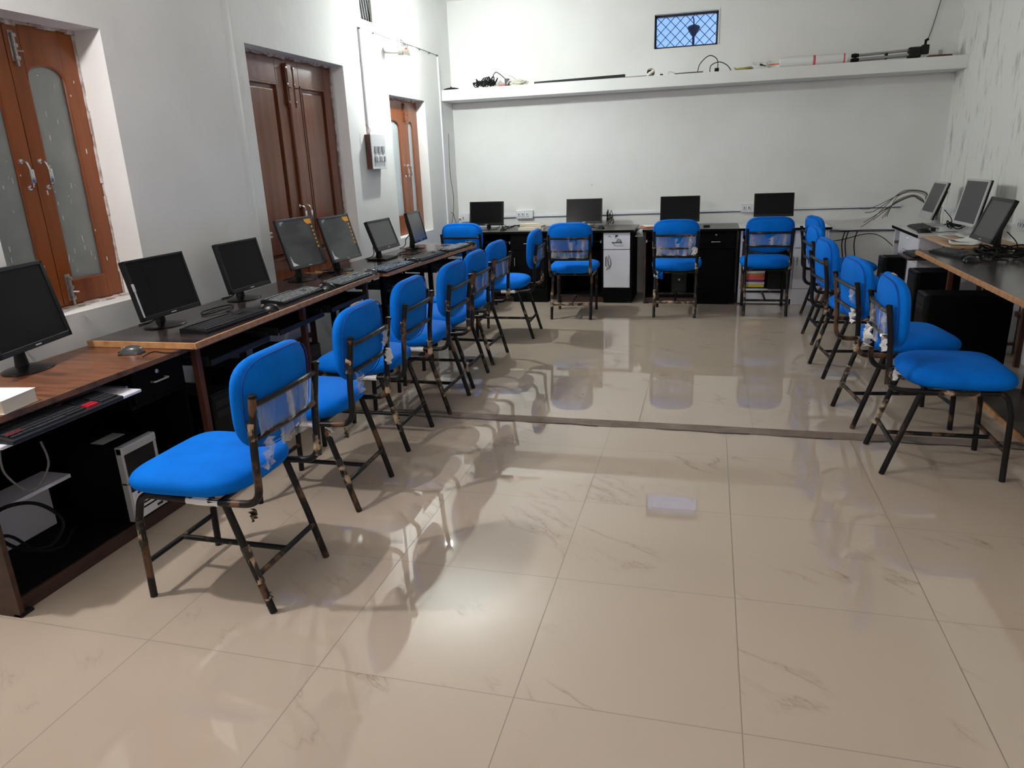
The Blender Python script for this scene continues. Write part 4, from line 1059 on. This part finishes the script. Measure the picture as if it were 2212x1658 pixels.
# cables hanging on the back right wall
t = thing('wire_bunch', 'bunch of dusty bare wires arching from the right corner over the back desks', 'cable', (1.80, 7.55, .85)); rnd = random.Random(4)
for k in range(9):
    e = (-.46+rnd.uniform(0, .30), rnd.uniform(-.1, .1), rnd.uniform(-.22, .02)); q = rnd.uniform(-.03, .04)
    cable('bare_wire', [(.24, .185, -.10), (.14, .02, .02), (.10+q, .0, .09+q), (.0, -.02+q, .12+q), (-.12, -.02-q, .07+q*1.5), (e[0]*.6-.06, e[1]*.5, e[2]*.55), e], .003, 'cable_brown', t)
t = thing('wall_cable', 'black cables running low along the back wall from the white desk to the right corner', 'cable', (1.07, YB-.02, .60))
cable('cable_run', [(0, -.02, -.02), (.10, 0, .03), (.22, 0, .025), (.5, 0, .03), (.95, 0, .02)], .004, 'cable', t)
cable('cable_run', [(0, -.02, -.09), (.2, -.01, -.06), (.42, -.01, -.005), (.55, -.02, -.03), (.68, -.05, -.14)], .004, 'cable', t)
for dx in (0, .03, .11): cable('hanging_cable', [(.23+dx, 0, .02), (.21+dx, -.01, -.10), (.24+dx, -.01, -.30), (.27+dx, -.02, -.585)], .005, 'cable', t)
t = thing('corner_cable', 'thin black cable hanging down in the far left corner beside the trunking', 'cable', (XL+.02, 7.45, .80))
cable('cable_run', [(0, .05, .9), (0, .03, .5), (.01, .06, .25), (0, .02, .02), (0, -.05, -.05), (0, -.03, -.35)], .0035, 'cable_grey', t)
cable('cable_run', [(0, -.02, .10), (.02, .0, .08), (.03, .05, -.02), (.05, .20, -.04)], .003, 'cable', t)
t = thing('hanging_cable', 'black lead hanging down the right wall by the rust coloured table leg', 'cable', (2.05, 4.55, 0))
cable('lead', [(0, 0, .70), (-.01, .02, .45), (.0, .05, .25), (-.02, .03, .03), (-.06, -.05, .012)], .005, 'cable', t); MB().box(-.05, -.01, -.01, .03, .02, .09, .004).build('plug', 'plastic', t)
t = thing('tray_cable', 'grey and black lead looping under the pulled out keyboard tray', 'cable', (-2.10, 1.62, .60))
cable('lead', [(-.05, .0, .0), (-.03, -.02, -.08), (.0, .03, -.16), (.01, .10, -.10), (-.01, .11, -.02)], .0035, 'cable_grey', t)
t = thing('under_table_leads', 'dark leads hanging under the nearest left table', 'cable', (-2.50, 3.0, .10))
for k in range(3): cable('lead', [(0, .1*k, .58), (.05, .1*k+.03, .40), (-.03, .1*k-.02, .22), (.03, .1*k+.04, .02)], .004, 'cable', t)

# ---------------------------------------------------------------- things on the wall shelf
def on_shelf(x, y=7.45): return (x, y, SZ)
t = thing('black_plug_mat', 'flat black rounded object at the left end of the wall shelf', 'gadget', on_shelf(-2.58, 7.44)); MB().lathe([(0, .022), (.03, .021), (.075, .012), (.085, .004), (.08, 0), (0, 0)], (0, 0, 0), 20, sy=.5).build('body', 'cable', t, True); MB().lathe([(.008, .018), (.008, .03), (0, .032)], (0, 0, 0), 10).build('knob', 'cable', t, True)
tangle('cable_tangle', 'pile of black leads with a plug near the left end of the wall shelf', on_shelf(-2.22, 7.45), (.13, .04), 10, .005, 'cable', .10, 21)
t = thing('arched_lead', 'thin black lead arching over the wall shelf to a square plug', 'cable', on_shelf(-2.12, 7.46)); cable('lead', [(-.01, 0, .02), (-.02, 0, .09), (.01, 0, .135), (.05, 0, .12), (.12, 0, .06)], .004, 'cable', t); MB().box(.105, .15, -.014, .014, .0, .07, .004).build('plug', 'plastic', t)
t = thing('red_connector', 'small red connector beside the square plug on the wall shelf', 'connector', on_shelf(-2.03, 7.42)); MB().box(-.04, .03, -.012, .012, 0, .016, .005).build('body', 'red', t); MB().tube([(.03, 0, .008), (.08, 0, .008)], .004, 6).build('tip', 'cable', t, True)
tangle('cable_coil', 'coil of cream cable on the wall shelf right of the red connector', on_shelf(-1.88, 7.45), (.12, .04), 5, .007, 'cable_white', .055, 23)
t = thing('metal_channel', 'long thin dark metal strip lying along the wall shelf', 'strip', on_shelf(-1.25, 7.52), rot=(0, -.02, .05))
MB().box(-.47, .42, -.03, .03, 0.014, .034, .002).build('strip_face', 'plastic_grey', t); MB().box(-.50, .62, .06, .10, .0125, .018, .001).build('pale_strip', 'beige', t)
tag(MB().box(-1.70, -.62, 7.43, 7.56, SZ, SZ+.006, .001).build('grey_sheet', 'switch_grey'), 'thin grey board lying flat under the dark strip on the wall shelf', 'board')
t = thing('tape_roll', 'tangled small roll of brown and white tape on the wall shelf', 'tape roll', on_shelf(-.58, 7.46)); MB().lathe([(.022, -.018), (.036, -.018), (.036, .018), (.022, .018), (.022, -.018)], (0, 0, .036), 20, 'Y').build('roll', 'tape', t, True); tape_wrap(t, (-.03, -.02, .012), (.03, -.02, .05), 9, 'film')
t = thing('pin_plug', 'tiny dark pin plug standing on the wall shelf right of the tape roll', 'plug', on_shelf(-.48, 7.46)); MB().box(-.014, .014, -.01, .01, 0, .016, .003).build('body', 'plastic', t); MB().tube([(-.007, 0, .014), (-.007, 0, .03)], .003, 6).tube([(.007, 0, .014), (.007, 0, .03)], .003, 6).build('pins', 'steel', t)
t = thing('cable_scrap', 'short cream cable scraps on the wall shelf between tape roll and black adapter', 'cable', on_shelf(-.38, 7.46)); cable('scrap', [(-.04, 0, .005), (-.03, 0, .03), (.0, 0, .025), (.05, 0, .006), (.12, 0, .01), (.2, 0, .006)], .004, 'cable_white', t)
t = thing('thin_rod', 'thin grey rod lying on the wall shelf left of the arched cable', 'rod', on_shelf(-.24, 7.46)); MB().tube([(-.12, 0, .008), (.14, 0, .010)], .007, 8).build('rod', 'cable_grey', t, True)
t = thing('adapter_lead', 'black adapter with two arched leads in the middle of the wall shelf', 'adapter', on_shelf(.02, 7.46)); MB().box(-.018, .022, -.015, .015, 0, .035, .004).build('adapter', 'plastic', t)
cable('lead', [(-.17, 0, .005), (-.15, 0, .08), (-.07, 0, .145), (.0, 0, .11), (.01, 0, .035)], .0042, 'cable', t); cable('lead', [(-.06, 0, .005), (-.05, 0, .06), (.02, 0, .085), (.09, 0, .055), (.13, 0, .006)], .0042, 'cable', t)
tangle('bag_scrap', 'crumpled yellow-green strap on the wall shelf left of the paper rolls', on_shelf(.26, 7.46), (.09, .04), 3, .006, 'green', .02, 25, cat='strap')
t = thing('clear_bag', 'crumpled clear plastic bag with a dark corner on the wall shelf', 'plastic bag', on_shelf(.42, 7.48)); scrap('bag', 'clear_film', (0, 0, .035), 33, t, .16, .5).scale = (1.4, 1, .42); MB().prism([(-.02, .03), (.05, .02), (-.02, .05)], -.02, -.01, 'Y').build('dark_corner', 'plastic', t)
t = thing('orange_folder', 'orange card folder lying behind the white rolled sheets on the shelf', 'folder', on_shelf(.60, 7.58)); MB().box(-.13, .13, -.08, .08, .03, .042, .002).build('cover', 'orange_card', t); MB().box(-.14, .14, -.09, .09, 0, .03, .003).build('papers', 'paper', t)
t = thing('rolled_sheets', 'white rolled sheets with a red stripe on the wall shelf', 'paper roll', on_shelf(.86, 7.46), -.02)
MB().lathe([(.0, -.29), (.040, -.29), (.044, -.2), (.044, .2), (.042, .27), (0, .27)], (0, 0, .041), 18, 'X', 1, 1).build('roll', 'paper', t, True)
MB().lathe([(.0444, -.010), (.0450, 0), (.0444, .010)], (.0, 0, .041), 18, 'X').lathe([(.0436, .240), (.0440, .246), (.0436, .252)], (0, 0, .041), 18, 'X').build('red_stripe', 'pink', t, True)
t = thing('camera_tripod', 'folded silver and black tripod on the right part of the wall shelf', 'tripod', on_shelf(1.48, 7.47), -.03)
for k, (dy, dz) in enumerate(((-.024, .021), (.024, .021), (0, .060))):
    MB().tube([(-.26, dy, dz), (.18, dy, dz+.012)], .012, 8).build('leg', 'steel', t, True); MB().lathe([(.015, -.03), (.019, 0), (.014, .03)], (-.28, dy, dz), 10, 'X').build('rubber_foot', 'cable', t, True)
MB().box(.14, .24, -.038, .038, .006, .092, .01).build('collar', 'plastic', t); MB().box(.24, .30, -.030, .030, .03, .105, .008).build('pan_head', 'plastic', t)
MB().tube([(.27, 0, .09), (.27, 0, .14), (.29, 0, .15)], .011, 8).build('pan_lever', 'cable', t, True); MB().box(-.04, -.02, -.03, .03, .012, .058, .003).build('brace', 'plastic', t)
t = thing('shelf_clutter_box', 'flat brown-red carton scraps at the right end of the wall shelf', 'carton', on_shelf(1.86, 7.46)); MB().box(-.08, .10, -.04, .05, 0, .016, .002).build('carton', 'rust', t); MB().box(.0, .03, -.01, .01, .016, .055, .004).build('grey_tab', 'switch_grey', t)
t = thing('ceiling_lead', 'black cable running down the back wall near the right corner to the shelf', 'cable', (1.70, YB-.012, SZ))
cable('lead', [(-.02, -.20, .03), (.06, -.12, .09), (.13, -.02, .20), (.17, 0, .36), (.20, 0, .52), (.25, 0, .72), (.27, 0, ZC-SZ)], .004, 'cable_grey', t)
t = thing('nail', 'small dark nail in the back wall above the second back monitor', 'nail', (-1.19, YB, 1.13)); MB().tube([(0, 0, 0), (0, -.02, .004)], .003, 6).build('shank', 'iron', t)
